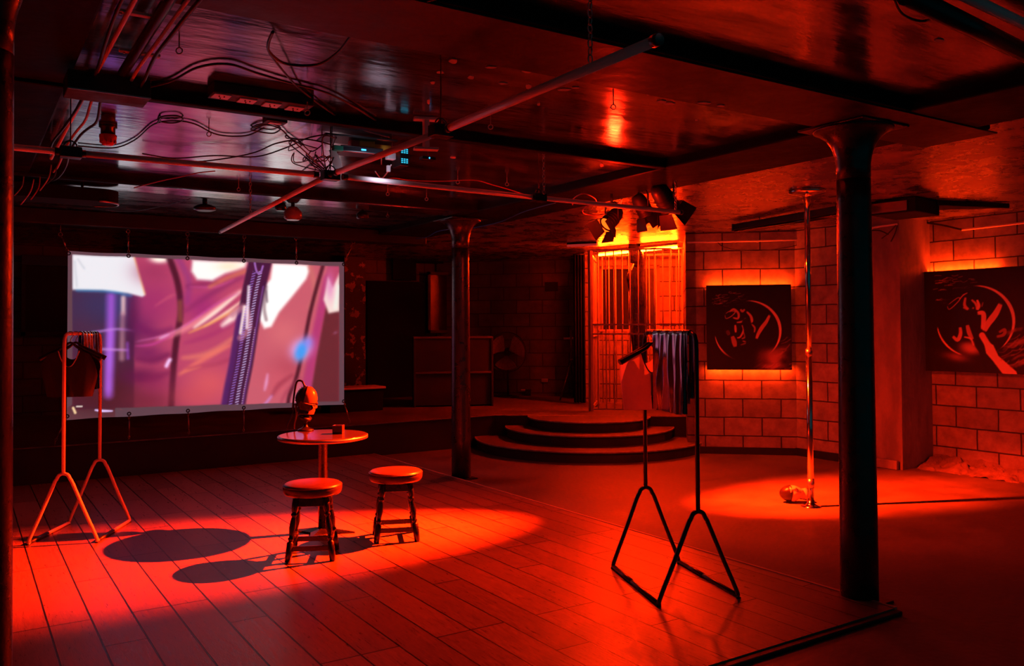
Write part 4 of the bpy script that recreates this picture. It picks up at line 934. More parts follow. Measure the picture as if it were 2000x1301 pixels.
# ================================================================== PIPES, CABLES AND FITTINGS UNDER THE CEILING
def pipe(label, a, b, r=.0165, mat='tubewhite', name='hanging_tube', group=None, caps=True):
    a, b = Vector(a), Vector(b); t = thing(name, label, 'tube', (a+b)/2, 0, group)
    MB().tube([a, b], r, 12).build('tube', mat, t, True)
    if caps:
        for p, d in ((a, (b-a).normalized()), (b, (a-b).normalized())): MB().tube([p, p+d*.03], r*1.15, 12).build('end_cap', 'rackblack', t, True)
    return t
PX = [(-.9, 4.80), (.42, 4.79), (.50, 4.79), (1.74, 4.735), (1.88, 4.72), (3.30, 4.785), (3.36, 4.787), (4.72, 4.825)]
ZP = 2.45
pipe('pale ceiling tube running off the left edge, leftmost of the row across the room', (*PX[0], ZP), (*PX[1], ZP))
pipe('long red-lit tube between the left junction and the cable tangle', (*PX[2], ZP), (*PX[3], ZP))
pipe('pale lilac tube from the cable tangle towards the right', (*PX[4], ZP), (*PX[5], ZP))
pipe('red-lit tube ending in the stage lamp cluster', (*PX[6], ZP), (*PX[7], ZP))
pipe('tube from the cable tangle pointing down towards the projection screen', (1.79, 4.66, ZP), (1.99, 7.95, ZP))
pipe('short red tube just right of the cable tangle', (1.80, 4.62, ZP), (1.828, 3.46, ZP))
pipe('long bright red tube rising to the top right of the photo', (1.828, 3.34, ZP), (1.82, 1.95, ZP), r=.018)
def box_thing(name, label, cat, c, d, mat, rot=0., bev=.004, group=None, part='casing'):
    t = thing(name, label, cat, c, 0, group); MB().box(c, d, rot=rot, bev=bev).build(part, mat, t, True); return t
for k, (x, y, lb) in enumerate(((.46, 4.79, 'black connector joining the leftmost ceiling tubes'), (1.81, 4.73, 'black connector in the middle of the crossing ceiling tubes'), (3.33, 4.786, 'black connector between the lilac and the red ceiling tube'), (1.828, 3.40, 'black connector between the short and the long red tube'))):
    t = box_thing('tube_connector', lb, 'connector', Vector((x, y, ZP)), (.10, .07, .055), 'rackblack')
    MB().tube([(x, y, ZP+.025), (x, y, ZC if not 4.5 < y < 4.57 else ZB)], .003, 5).build('hanging_wire', 'cable', t, True)
    MB().torus((x, y, ZP+.03), .03, .004, Matrix.Rotation(PI/2, 3, 'X'), 14, 5).build('strap', 'cable', t, True)
def cable(label, pts, z=ZC-.012, r=.0045, mat='cable', cat='cable', name='cable', group=None, k=6, zs=None):
    P = []
    for i, p in enumerate(pts):
        P.append(pz(p[0], p[1], (p[2] if len(p) > 2 else z)))
    o = MB().tube(smoothpath(P, k), r, 6).build(name, mat); tag(o, label, cat, group); return o
cable('black cable curving under the ceiling above the row of socket plates', [(262, 176), (330, 160), (385, 132), (445, 125), (500, 142), (560, 160), (640, 182), (700, 214), (760, 252)], r=.006)
cable('black cable loop drooping from the ceiling near the top centre-left', [(533, 62), (524, 85), (528, 104), (560, 125), (620, 126), (660, 102), (694, 62), (740, 34), (800, 12), (860, -6)], z=2.70, r=.0065)
cable('black cable running from the drooping loop down to the equipment shelf', [(526, 104, 2.70), (556, 142, 2.72), (590, 178, 2.75), (650, 222, 2.75), (700, 250, 2.75), (760, 268, 2.74)], r=.005)
cable('wavy black cable across the stained boards beside the red alarm', [(152, 285), (220, 289), (262, 274), (300, 243), (340, 236), (380, 242), (425, 263), (480, 265), (515, 250)], z=ZC-.01)
cable('small coil of black cable on the ceiling right of the alarm', [(308, 240), (316, 228), (345, 226), (357, 234), (340, 240), (316, 238), (312, 230)], z=ZC-.012)
cable('long black cable sagging above the red-lit tube', [(278, 300), (340, 309), (420, 304), (500, 306), (560, 288), (600, 270), (640, 262)], z=2.72)
cable('second black cable sagging just above the red-lit tube', [(310, 312), (380, 316), (450, 308), (500, 297), (540, 280), (596, 272), (645, 282)], z=2.70)
cable('oval loop of black cable by the small ceiling box', [(492, 250), (505, 243), (530, 242), (548, 250), (535, 260), (510, 258), (490, 252), (520, 244), (548, 252), (565, 268), (590, 284)], z=ZC-.012)
for j in range(9):
    x, y = random.uniform(585, 640), random.uniform(280, 330); pts = [(x, y, 2.62)]
    for q_ in range(5):
        x += random.uniform(-34, 30); y += random.uniform(-26, 24); x = min(max(x, 560), 655); y = min(max(y, 270), 335); pts.append((x, y, random.uniform(2.55, 2.7)))
    pts.append((636+random.uniform(-6, 6), 336, 2.48))
    cable('one of the thin black cables tangled above the tube crossing', pts, r=.0035, group='cables tangled above the tube crossing')
cable('thin red cable sagging from the equipment shelf towards the right', [(742, 355, 2.6), (765, 348, 2.62), (800, 352), (860, 354), (925, 352), (965, 362), (1000, 372), (1030, 382)], z=2.66, r=.004, mat='cablered')
cable('short white cable loop hanging below the equipment shelf', [(733, 335), (745, 348), (757, 336), (764, 322)], z=2.56, r=.004, mat='cablelt')
cable('blue cable on the dark ceiling left of the middle column', [(783, 467), (830, 464), (855, 452), (890, 446)], z=2.68, r=.005, mat='cableblue')
cable('blue cable running along the dark beam right of the middle column', [(920, 446), (975, 434), (1025, 413), (1085, 396)], z=2.685, r=.005, mat='cableblue')
cable('thin red cable snaking below the ceiling near the left lamp', [(262, 367), (280, 362), (320, 352), (350, 346), (385, 338), (420, 334)], z=2.62, r=.004, mat='cablered')
cable('loose wire loop beside the lamp cluster', [(1118, 400), (1120, 388), (1140, 378), (1160, 386), (1166, 396)], z=2.5, r=.005, mat='cablered')
cable('second loose wire loop drooping below the tube beside the lamp cluster', [(1148, 402), (1138, 410), (1142, 418), (1165, 420), (1185, 418)], z=2.44, r=.005, mat='cablered')
cable('black cable between the last ceiling tube and the glowing lamp', [(1180, 396), (1205, 398), (1215, 388), (1212, 404), (1222, 410)], z=2.5, r=.004)
cable('black cable loop hanging at the top right of the photo', [(1745, -4), (1760, 25), (1790, 40), (1815, 38), (1830, 18)], z=2.66, r=.005)
cable('long thin cable under the ceiling behind the left column', [(200, 410), (260, 412), (320, 402), (372, 388)], z=2.64, r=.003)
# bundles of conduit running away from the camera at the upper left
def run(label, xs, y0, y1, z, r, mat, wob=.0, seed=0):
    pts = []
    for i in range(14):
        y = y0+(y1-y0)*i/13; pts.append(Vector((xs+wob*math.sin(i*.9+seed), y, z-abs(wob)*.8*(1+math.sin(i*1.3+seed)))))
    o = MB().tube(smoothpath(pts, 3), r, 8).build('conduit', mat); return tag(o, label, 'conduit')
run('pale straight conduit on the ceiling at the upper left', .50, 1.9, 6.4, 2.70, .010, 'tubewhite')
run('black cable sagging along the left side of the pale conduit', .475, 1.9, 6.2, 2.69, .007, 'cable', .022, 1)
run('thick black pipe right of the pale conduit', .60, 1.9, 4.1, 2.70, .022, 'rackblack')
run('pale cable along the right-hand conduit bundle', .64, 1.9, 4.3, 2.685, .008, 'tubewhite', .006, 2)
run('black cable along the right-hand conduit bundle', .665, 1.9, 4.2, 2.675, .008, 'cable', .014, 3)
run('grey cable beyond the black ceiling panel', .53, 4.25, 6.6, 2.66, .007, 'cablelt', .01, 4)
run('dark cable beyond the black ceiling panel', .56, 4.25, 6.9, 2.65, .007, 'cable', .02, 5)
for x, y, lb in ((270, 28, 'pale saddle clip holding the left conduit'), (273, 104, 'pale saddle clip on the right-hand conduit bundle')):
    p = pz(x, y, 2.71); t = thing('saddle_clip', lb, 'clip', p); MB().box(p, (.16, .03, .012), bev=.004).build('strap', 'plate', t, True); MB().lathe([(.006, 0), (.004, -.005)], c=p-Vector((.06, 0, .006)), n=8).build('screw', 'steel', t, True)
for i, (x0, y0, x1, y1) in enumerate(((46, 345, 28, 382), (66, 350, 40, 400), (78, 345, 60, 390), (100, 322, 78, 372), (110, 330, 90, 360))):
    cable(['thin wire end hanging near the left edge', 'longest wire end hanging near the left edge', 'red wire end hanging at the left', 'pale wire drooping below the left tube', 'dark wire drooping below the left tube'][i], [(x0, y0, 2.6), ((x0+x1)/2+6, (y0+y1)/2, 2.52), (x1, y1, 2.45)], r=.004, mat=['cablelt', 'cablered', 'cablered', 'cablelt', 'cable'][i])
# black board with a lit lower edge
p = pz(210, 186, 2.66); p = Vector((.555, 4.24, 2.655)); t = box_thing('ceiling_board', 'black board fixed under the ceiling at the upper left, in front of the cables', 'board', p, (.34, .20, .085), 'black', part='board'); MB().box(p-Vector((0, .1, .043)), (.34, .006, .006)).build('lower_edge', 'steel', t, True)
# socket strip
a, b = pz(425, 186, 2.71), pz(592, 213, 2.71)
t = thing('socket_strip', 'black board with four pale socket plates under the ceiling beam', 'sockets', (a+b)/2); L_ = (b-a).length
MB().box(((a.x+b.x)/2, (a.y+b.y)/2+.0, 2.738), (L_+.06, .13, .056), bev=.005).build('board', 'black', t, True)
for (x, y) in ((432, 187), (482, 196), (530, 204), (575, 211)):
    p = pz(x, y, 2.71); q = MB(); q.box((p.x, p.y, 2.708), (.085, .085, .009), bev=.003); s_ = q.build('socket_plate', 'plate', t, True)
    q = MB(); 
    for dx, dy in ((0, .02), (-.012, -.012), (.012, -.012)): q.box((p.x+dx, p.y+dy, 2.7025), (.005, .011, .004))
    q.build('socket_holes', 'blackflat', s_, False); s_.children[0].matrix_parent_inverse = (t.matrix_basis.inverted() @ t.matrix_basis) @ Matrix.Identity(4)
# equipment shelf
o_ = pz(706, 300, 2.56); bx = Vector((1, 0, 0))
Rk = Matrix.Rotation(math.radians(-10), 3, 'Z')
def eq(x, y, z): return pz(x, y, z)
t = thing('equipment_shelf', 'dark shelf of electronics hung under the ceiling right of the cable tangle', 'shelf', eq(700, 318, 2.60)); sc0 = eq(705, 308, 2.615)
MB().box(sc0+Vector((0, .06, .118)), (.46, .22, .012), rot=math.radians(-6), bev=.003).build('board', 'rackblack', t, True)
for dx, dy in ((-.2, -.08), (.2, -.08), (-.2, .08), (.2, .08)): MB().tube([sc0+Vector((dx, dy+.06, .0)), Vector((sc0.x+dx, sc0.y+dy+.06, ZC))], .004, 5).build('hanger_rod', 'steel', t, True)
c = sc0+Vector((-.02, -.02, .03)); t = thing('media_box', 'flat dark receiver with a blue light on the equipment shelf', 'electronics', c)
q = MB(); q.box(c, (.27, .14, .04), rot=math.radians(-6), bev=.008); q.build('casing', 'sleeve', t, True); q = MB(); q.box(c+Vector((.0, -.071, 0)), (.03, .004, .01)); q.build('indicator', 'ledblue', t, True)
c = sc0+Vector((.10, .05, .085)); t = thing('tool_case', 'stepped yellow plastic case on the equipment shelf', 'case', c)
q = MB(); q.box(c+Vector((-.05, 0, .012)), (.10, .09, .05), rot=math.radians(-6), bev=.006); q.box(c+Vector((.05, 0, -.006)), (.14, .09, .04), rot=math.radians(-6), bev=.006); q.build('body', 'yellow', t, True); q = MB(); q.box(c+Vector((-.125, .005, .01)), (.05, .08, .045), rot=math.radians(-6), bev=.004); q.build('red_end', 'redplastic', t, True)
c = sc0+Vector((.225, -.03, .0)); t = thing('network_switch', 'black box with glowing cyan vents at the right of the equipment shelf', 'electronics', c)
q = MB(); q.box(c+Vector((.03, 0, .02)), (.06, .12, .12), bev=.004); q.build('casing', 'rackblack', t, True)
for zz in (.05, -.012):
    for i in range(3):
        for j in range(3):
            q = MB(); q.box(c+Vector((.012+.017*i, -.061, zz-.011*j+.014)), (.011, .004, .006)); q.build('lit_vent', 'ledcyan', t, True)
for lb, off, dd, mt in (('small green connector block at the left end of the equipment shelf', (-.18, -.07, .024), (.06, .04, .03), 'green'), ('orange plug lying on the equipment shelf', (-.15, .0, .03), (.09, .03, .018), 'orange'),
                        ('white power adaptor at the front of the equipment shelf', (.14, -.13, -.0), (.055, .04, .04), 'plate'), ('small white plug below the equipment shelf', (.13, -.12, -.075), (.022, .02, .04), 'plate'), ('dark red box at the back left of the equipment shelf', (-.13, .07, .05), (.06, .06, .04), 'redplastic')):
    box_thing('plug' if 'plug' in lb else 'small_box', lb, 'plug' if 'plug' in lb else 'box', sc0+Vector(off), dd, mt, bev=.003)
c = eq(657, 316, 2.56); t = thing('paper_label', 'crumpled white paper label hanging left of the equipment shelf', 'label', c)
q = MB(); q.grid(lambda u, v: c+Vector(((u-.5)*.055+.05*(v-.5)*-1, .01*math.sin(v*5+u*2), (v-.5)*.13)), 6, 8); q.build('sheet', 'paper', t, True); MB().tube([c+Vector((-.025, 0, .065)), Vector((c.x-.025, c.y, ZC))], .002, 5).build('string', 'cable', t, True)
c = pz(835, 310, 2.6); t = thing('indicator_light', 'tiny blue indicator light in the dark ceiling right of the shelf', 'light', c); MB().box(c+Vector((0, 0, .0)), (.09, .05, .02), bev=.003).build('casing', 'rackblack', t, True); MB().lathe([(.001, -.006), (.0055, 0), (.001, .006)], c=c-Vector((0, .027, .0)), n=8).build('lamp', 'ledblue', t, True); MB().tube([c, Vector((c.x, c.y, ZC))], .003, 5).build('wire', 'cable', t, True)
# red I-shaped bracket
c = pz(832, 262, 2.66); t = thing('beam_bracket', 'red-lit I-shaped bracket hanging behind the bright red tube', 'bracket', c)
q = MB(); q.box(c, (.03, .035, .16), bev=.003); q.build('web', 'plate', t, True)
for zz in (.085, -.085): q = MB(); q.box(c+Vector((0, 0, zz)), (.14, .06, .014), rot=math.radians(-20), bev=.003); q.build('flange', 'plate', t, True)
# alarm sounder
c = Vector(pz(211, 268, 2.69)); t = thing('alarm_sounder', 'red-capped alarm sounder under the ceiling at the upper left', 'alarm', c)
MB().lathe([(.040, .0), (.040, ZC-2.69-.02), (.05, ZC-2.69-.018), (.05, ZC-2.69)], c=c, n=24).build('base', 'rackblack', t, True)
MB().lathe([(.02, -.05), (.032, -.045), (.04, -.025), (.046, -.012), (.048, .0), (.048, .012)], c=c, n=28).build('cap', 'redplastic', t, True)
for k in range(10): a = 2*PI*k/10; MB().box(c+Vector((math.cos(a)*.04, math.sin(a)*.04, -.026)), (.012, .004, .02), rot=a).build('vent_rib', 'redplastic', t, True)
# small ceiling fittings
def fitting(px, py, z, name, label, cat, r, h, mat='rackblack', group=None, top=ZC):
    c = pz(px, py, z); t = thing(name, label, cat, c, 0, group); MB().lathe([(r*.7, 0), (r, h*.15), (r, h*.6), (r*.5, h)], c=c, n=20).build('body', mat, t, True); MB().tube([c+Vector((0, 0, h)), Vector((c.x, c.y, top))], r*.22, 8).build('stem', 'rackblack', t, True); return t
fitting(400, 412, 2.66, 'ceiling_spotlight', 'small black ceiling fitting with a flared base above the screen, left one', 'fitting', .10, .06)
t = fitting(572, 430, 2.55, 'ceiling_spotlight', 'small round dark lamp with a red reflection above the screen', 'fitting', .08, .12, 'maskred')
fitting(548, 412, 2.64, 'ceiling_bracket', 'little black box beside the round dark lamp above the screen', 'fitting', .05, .09, top=ZC)
fitting(708, 428, 2.62, 'ceiling_spotlight', 'small dark ceiling fitting between the screen and the middle column', 'fitting', .06, .08)
cc = pz(537, 237, ZC-.012); t = thing('ceiling_rose', 'small square box on the stained ceiling boards', 'box', cc); MB().box(cc-Vector((0, 0, .0)), (.12, .09, .022), bev=.003).build('casing', 'black', t, True); MB().box(cc-Vector((0, 0, .012)), (.07, .04, .004)).build('plate', 'plate', t, True)
hooks = [(350, 95, 'screw eye hanging nearest the top left of the photo'), (408, 258, 'screw eye on the stained boards right of the alarm'), (466, 366, 'screw eye below the red-lit tube on the left'), (600, 216, 'screw eye on the beam beside the socket plates'), (757, 375, 'screw eye below the lilac tube, upper one'), (757, 418, 'screw eye below the lilac tube, lower one'),
         (833, 385, 'screw eye below the lilac tube, right one'), (894, 352, 'screw eye just above the lilac tube'), (990, 356, 'screw eye above the connector of the lilac tube'), (1198, 205, 'screw eye on the glossy red patch of ceiling'), (958, 244, 'screw eye right of the red bracket')]
for x, y, lb in hooks:
    zt_ = ZC if not (205 < y < 225) else ZB
    c = pz(x, y+4, zt_-.055); t = thing('screw_eye', lb, 'hook', c, 0, 'screw eyes in the ceiling'); MB().torus(c, .013, .003, dirx((math.cos(YAW), -math.sin(YAW), 0)) @ Matrix.Rotation(PI/2, 3, 'X'), 14, 5).build('ring', 'steel', t, True)
    MB().tube([c+Vector((0, 0, .013)), Vector((c.x, c.y, zt_))], .003, 5).build('shank', 'steel', t, True)
# chains holding the tube
for (x, y, Z0, lb) in ((1.905, 6.7, ZC, 'thin chain holding the tube that points to the screen'), (3.33, 4.72, ZB+.06, 'thin chain above the connector of the lilac tube'), (4.66, 4.83, ZB, 'short chain holding the end of the last red tube'), (1.822, 2.3, ZC, 'thin rod holding the long bright red tube')):
    t = thing('support_chain', lb, 'chain', (x, y, ZP)); q = MB()
    link_chain(q, (x, y, ZP+.018), (x, y, Z0)); q.build('links', 'steel', t, True)
# plaster patches where the paint has come off the ceiling
def patch(x, y, w, h, z=ZC-.003, seed=0):
    P_ = []
    for k in range(14):
        a = 2*PI*k/14; rr = 1+.45*noise.noise(Vector((math.cos(a)*1.5, math.sin(a)*1.5, seed))); P_.append(pz(x+math.cos(a)*w*rr, y+math.sin(a)*h*rr, z))
    q = MB(); q.loft([P_, [p+Vector((0, 0, .004)) for p in P_]], cap=True, smooth=False)
    o = q.build('ceiling_patch', 'flake'); o['kind'] = 'structure'
for i, (x, y, w, h) in enumerate(((886, 120, 9, 4), (860, 142, 8, 2.5), (920, 152, 7, 3), (958, 132, 10, 2), (925, 100, 6, 2), (982, 164, 9, 2), (1030, 140, 12, 2.4), (1032, 170, 6, 4), (1102, 176, 12, 2), (1125, 172, 8, 1.2), (845, 162, 5, 3), (1052, 204, 3, 3), (1280, 184, 7, 2), (1292, 199, 10, 2.4), (1307, 203, 10, 2.6), (1375, 202, 13, 2), (1408, 207, 8, 2), (1835, 80, 9, 3), (1360, 235, 3, 2), (837, 199, 3, 5), (770, 290, 6, 2), (1175, 323, 4, 4), (885, 308, 5, 2), (1265, 183, 3, 3))):
    patch(x, y, w, h, seed=i*3.1, z=(ZB-.012 if 1340 < x < 1420 else ZC-.004))
# black ventilation duct with a rounded end
c0_ = pz(120, 392, 2.60); t = thing('ventilation_duct', 'black duct with a rounded end under the ceiling behind the left clothes rack', 'duct', c0_)
a, b = pz(62, 388, 2.60), pz(188, 388, 2.60)
prof_ = [(1, 0)]
n_ = 14; R_ = .16; loopb = [(a.x, b.y-R_+0)]
poly = [(a.x-.5, b.y-R_), (b.x, b.y-R_)]+[(b.x+R_*math.sin(PI*k/n_), b.y-R_*math.cos(PI*k/n_)) for k in range(1, n_)]+[(b.x, b.y+R_), (a.x-.5, b.y+R_)]
MB().prism(poly, 2.56, 2.66).build('duct_body', 'cloth', t, True)
MB().tube([Vector((x, y, 2.56)) for x, y in poly[1:-1]], .008, 6).build('rim', 'steel', t, True)
for xx in (b.x-.1, b.x-.55): MB().tube([(xx, b.y, 2.66), (xx, b.y, ZC)], .01, 6).build('hanger_rod', 'rackblack', t, True)
# right-hand ceiling: batten light, black box, conduits on the walls
a, b = pz(1441, 443, 2.68), pz(1690, 400, 2.68); t = thing('batten_light', 'unlit black batten light under the ceiling left of the front column', 'light', (a+b)/2)
MB().box((a+b)/2+Vector((0, 0, -.01)), ((b-a).length, .16, .07), rot=dirx(b-a), bev=.01).build('housing', 'black', t, True)
for sg in (-1, 1): MB().tube([a+dirx(b-a)@Vector((0, sg*.04, -.055)), b+dirx(b-a)@Vector((0, sg*.04, -.055))], .012, 8).build('tube', 'glass', t, True)
MB().box(a+Vector((0, 0, -.01)), (.012, .165, .08), rot=dirx(b-a)).build('end_plate', 'steel', t, True)
for k in (.2, .8): p = a.lerp(b, k); MB().tube([p+Vector((0, 0, .02)), Vector((p.x, p.y, ZR))], .006, 6).build('hanger_rod', 'steel', t, True)
c = pz(1762, 408, 2.66); t = thing('extractor_box', 'black extractor box under the ceiling right of the front column', 'extractor', c)
MB().box(c+Vector((.05, 0, .005)), (.50, .42, .135), rot=math.radians(8), bev=.008).build('casing', 'blackflat', t, True)
q = MB(); q.prism([(c.x+.25, c.y-.2), (c.x+1.05, c.y-.45), (c.x+.35, c.y+.22)], 2.69, 2.735); q.build('side_flap', 'blackflat', t, True)
MB().box(c+Vector((-.215, 0, 0)), (.012, .34, .09), rot=math.radians(8)).build('edge_strip', 'steel', t, True)
def onW1(x, y, off=.02): return pln(x, y, W1-DN*off, DN)
t = thing('wall_conduit', 'pale conduit along the top of the block wall above the square canvas', 'conduit', onW1(1450, 470)); MB().tube([onW1(1342, 473.5), onW1(1480, 470.5), onW1(1588, 467.5)], .011, 8).build('pipe', 'tubewhite', t, True)
for x in (1400, 1480, 1560): MB().torus(onW1(x, 471), .014, .004, dirx(DN) @ Matrix.Rotation(PI/2, 3, 'Y'), 12, 5).build('clip', 'steel', t, True)
def wirething(label, pts, r, mat, name='wall_wire'):
    o = MB().tube(smoothpath(pts, 6), r, 6).build(name, mat); tag(o, label, 'cable')
wirething('thin wire drooping below the conduit above the square canvas', [onW1(x, y) for x, y in ((1400, 471), (1412, 482), (1440, 488), (1480, 490), (1520, 486), (1552, 480), (1572, 472))], .005, 'cable')
wirething('black cable end hanging behind the dance pole', [onW1(x, y, .03) for x, y in ((1586, 470), (1596, 480), (1600, 498), (1596, 514), (1590, 524))], .008, 'cable')
wirething('second black cable end hanging behind the dance pole', [onW1(x, y, .03) for x, y in ((1588, 470), (1600, 486), (1603, 505), (1602, 520))], .007, 'cable')
def onX(x, y, X): return pX(x, y, X)
wirething('orange-lit conduit on the wall above the larger canvas', [onX(x, y, 9.11) for x, y in ((1878, 449), (1940, 442), (2010, 434))], .012, 'tubewhite', 'wall_conduit')
wirething('black conduit sloping to the corner above the larger canvas', [onX(x, y, 9.10) for x, y in ((1795, 433), (1840, 440), (1878, 449))], .012, 'cable', 'wall_conduit')
wirething('pale wire looping down the corner beside the larger canvas', [onX(x, y, 9.10) for x, y in ((1785, 443), (1795, 450), (1794, 470), (1788, 495), (1792, 530))], .006, 'cablelt')
wirething('red-lit conduit on the plastered pier', [onX(x, y, XR+.02) for x, y in ((1688, 447), (1720, 442), (1752, 438))], .012, 'tubewhite', 'wall_conduit')
for i, pts in enumerate((((1750, 440), (1736, 455), (1722, 466)), ((1753, 440), (1748, 456), (1740, 472)), ((1690, 452), (1715, 450), (1735, 458)))):
    wirething(['short black wire end on the pier, upper one', 'short black wire end on the pier, lower one', 'thin wire along the top of the pier'][i], [onX(x, y, XR+.01) for x, y in pts], .007, 'cable')
# bar at the very top right
pipe('dark pipe crossing the top right corner of the photo', pz(1770, -10, 2.66), pz(2020, 112, 2.66), r=.035, mat='rackblack', caps=False)
pipe('red-lit pipe above the dark one in the top right corner', pz(1880, -10, 2.70), pz(2040, 66, 2.70), r=.02, mat='tubewhite', caps=False)

# ================================================================== BACK OF THE STAGE
c = pz(886, 795, .4)
t = thing('cabinet', 'low dark cabinet with a mid shelf standing on the stage behind the middle column', 'cabinet', c)
cl_, cr_ = pz(808, 796, .4), pz(964, 793, .4); w = (cr_-cl_); w.z = 0; Lc = w.length; wn = w.normalized(); dn = Vector((-wn.y, wn.x, 0)); dn = dn if dn.dot(fw) > 0 else -dn; Rc_ = Matrix((wn, dn, Vector((0, 0, 1)))).transposed(); H_ = 1.04
def cb_(u0, u1, d0, d1, z0, z1): 
    q = MB(); q.box(cl_+wn*((u0+u1)/2)+dn*((d0+d1)/2)+Vector((0, 0, (z0+z1)/2)), (u1-u0, d1-d0, z1-z0), rot=Rc_, bev=.004); return q
cb_(0, Lc, 0, .5, H_-.03, H_).build('top', 'stagetop', t, True); cb_(0, .03, 0, .5, 0, H_-.03).build('side_panel', 'blackdoor' if 0 else 'stage', t, True); cb_(Lc-.03, Lc, 0, .5, 0, H_-.03).build('side_panel', 'stage', t, True)
cb_(.03, Lc-.03, .47, .5, 0, H_-.03).build('back_panel', 'stage', t, True); cb_(.03, Lc-.03, .02, .03, .52, H_-.03).build('front_panel', 'stage', t, True); cb_(.03, Lc-.03, .0, .47, .49, .52).build('shelf', 'stagetop', t, True); cb_(.03, Lc-.03, .04, .05, .02, .49).build('lower_panel', 'stage', t, True)
# fan
fc = pln(990, 688, BK-DN*.35, DN); t = thing('pedestal_fan', 'large round fan with three pale blades standing right of the cabinet', 'fan', (fc.x, fc.y, .4))
A_ = aim(-DN); Rf_ = .335
q = MB()
for k in (0, .05): q.torus(fc-DN*k, Rf_, .008, A_, 40, 6)
q.build('guard_rim', 'rackblack', t, True); q = MB()
for k in range(30):
    a = 2*PI*k/30; pts = [fc-DN*(.075*math.cos(r/Rf_*PI/2)+.03)+A_@Vector((math.cos(a)*r, math.sin(a)*r, 0)) for r in (.05, .15, .25, Rf_)]; q.tube(pts, .0015, 4)
for r in (.1, .18, .26): q.torus(fc-DN*(.075*math.cos(r/Rf_*PI/2)+.03), r, .0015, A_, 36, 4)
g_ = q.build('guard_wires', 'rackblack', t, True); g_['kind'] = 'stuff'
for k in range(3):
    a0 = math.radians(25+120*k)
    def bl(u, v, a0=a0):
        r = .05+.25*u; a = a0+(v-.5)*(.7+.75*math.sin(min(1, u*1.1)*PI*.62)); return fc+A_@Vector((math.cos(a)*r, math.sin(a)*r, .02*(v-.5)*2))
    q = MB(); q.grid(bl, 10, 8); q.build('blade', 'plaster', t, True)
MB().lathe([(.045, -.03), (.05, 0), (.035, .05)], c=fc, n=20, axis=A_).build('hub', 'rackblack', t, True); MB().lathe([(.06, 0), (.075, -.04), (.06, -.14)], c=fc, n=20, axis=A_).build('motor', 'rackblack', t, True)
MB().tube([fc+DN*.08, Vector((fc.x, fc.y, .43))+DN*.08], .018, 10).build('pole', 'rackblack', t, True); MB().lathe([(.19, 0), (.19, .015), (.03, .035)], c=Vector((fc.x, fc.y, .4))+DN*.08, n=28).build('base', 'rackblack', t, True)
# dark drape, stand and small things near the cage
def onB(x, y, off=.0): return pln(x, y, BK-DN*off, DN)
a, b = onB(1121, 780, 1.5), onB(1144, 780, 1.5)
t = thing('black_curtain', 'narrow black curtain hanging beside the left edge of the barred cage', 'curtain', (a.x, a.y, .4))
q = MB(); q.grid(lambda u, v: a.lerp(b, u)*1+DN*(.025*math.sin(u*26))+Vector((0, 0, .42-a.lerp(b, u).z+v*2.25)), 40, 6); q.build('pleated_cloth', 'cloth', t, True); MB().tube([Vector((a.x, a.y, 2.68)), Vector((b.x, b.y, 2.68))], .012, 8).build('rail', 'rackblack', t, True)
hc2 = onB(1116, 720, .55); hc2 = pz(1116, 779, .4); top_ = hc2+Vector((0, 0, .62))
t = thing('tripod_stand', 'folding black tripod stand on the stage against the dark block wall', 'stand', hc2)
for px_, py_ in ((1094, 781), (1136, 783), (1120, 776)): MB().tube([pz(px_, py_, .41), top_], .012, 8).build('leg', 'rackblack', t, True)
MB().tube([top_+Vector((0, 0, -.25)), top_+Vector((0, 0, .5))], .015, 8).build('pole', 'rackblack', t, True); MB().tube([top_-Vector((0, 0, .03)), top_+Vector((0, 0, .03))], .028, 10).build('collar', 'rackblack', t, True)
c = onB(1111, 661, .03); t = thing('socket_box', 'small pale socket box on the dark block wall left of the cage', 'socket', c); MB().box(c, (.17, .11, .04), rot=Matrix((D, DN, Vector((0, 0, 1)))).transposed(), bev=.005).build('casing', 'plate', t, True); MB().box(c-DN*.022, (.12, .07, .006), rot=Matrix((D, DN, Vector((0, 0, 1)))).transposed()).build('face_plate', 'steel', t, True)
c = onB(1064, 743, .02); t = thing('wall_vent', 'small slatted plate low on the dark block wall', 'vent', c); RB = Matrix((D, DN, Vector((0, 0, 1)))).transposed()
MB().box(c, (.13, .01, .07), rot=RB).build('plate', 'black', t, True)
for k in range(4): MB().box(c-DN*.007+Vector((0, 0, -.024+.016*k)), (.11, .008, .006), rot=RB).build('slat', 'plate', t, True)
c = onB(1032, 766, .06); t = thing('floor_box', 'small dark box on the stage floor against the block wall', 'box', c); MB().box(c, (.09, .07, .10), rot=RB, bev=.006).build('casing', 'rackblack', t, True); MB().box(c+D*-.09+Vector((0, 0, .04)), (.07, .02, .02), rot=RB).build('plug', 'plate', t, True)
MB_ = MB(); cpt = onB(1077, 560, .0); MB_.box(cpt-DN*.004, (.23, .02, .16), rot=RB, bev=.01); tag(MB_.build('wall_hole_patch', 'blackflat'), 'dark broken patch in the upper part of the block wall', 'patch')
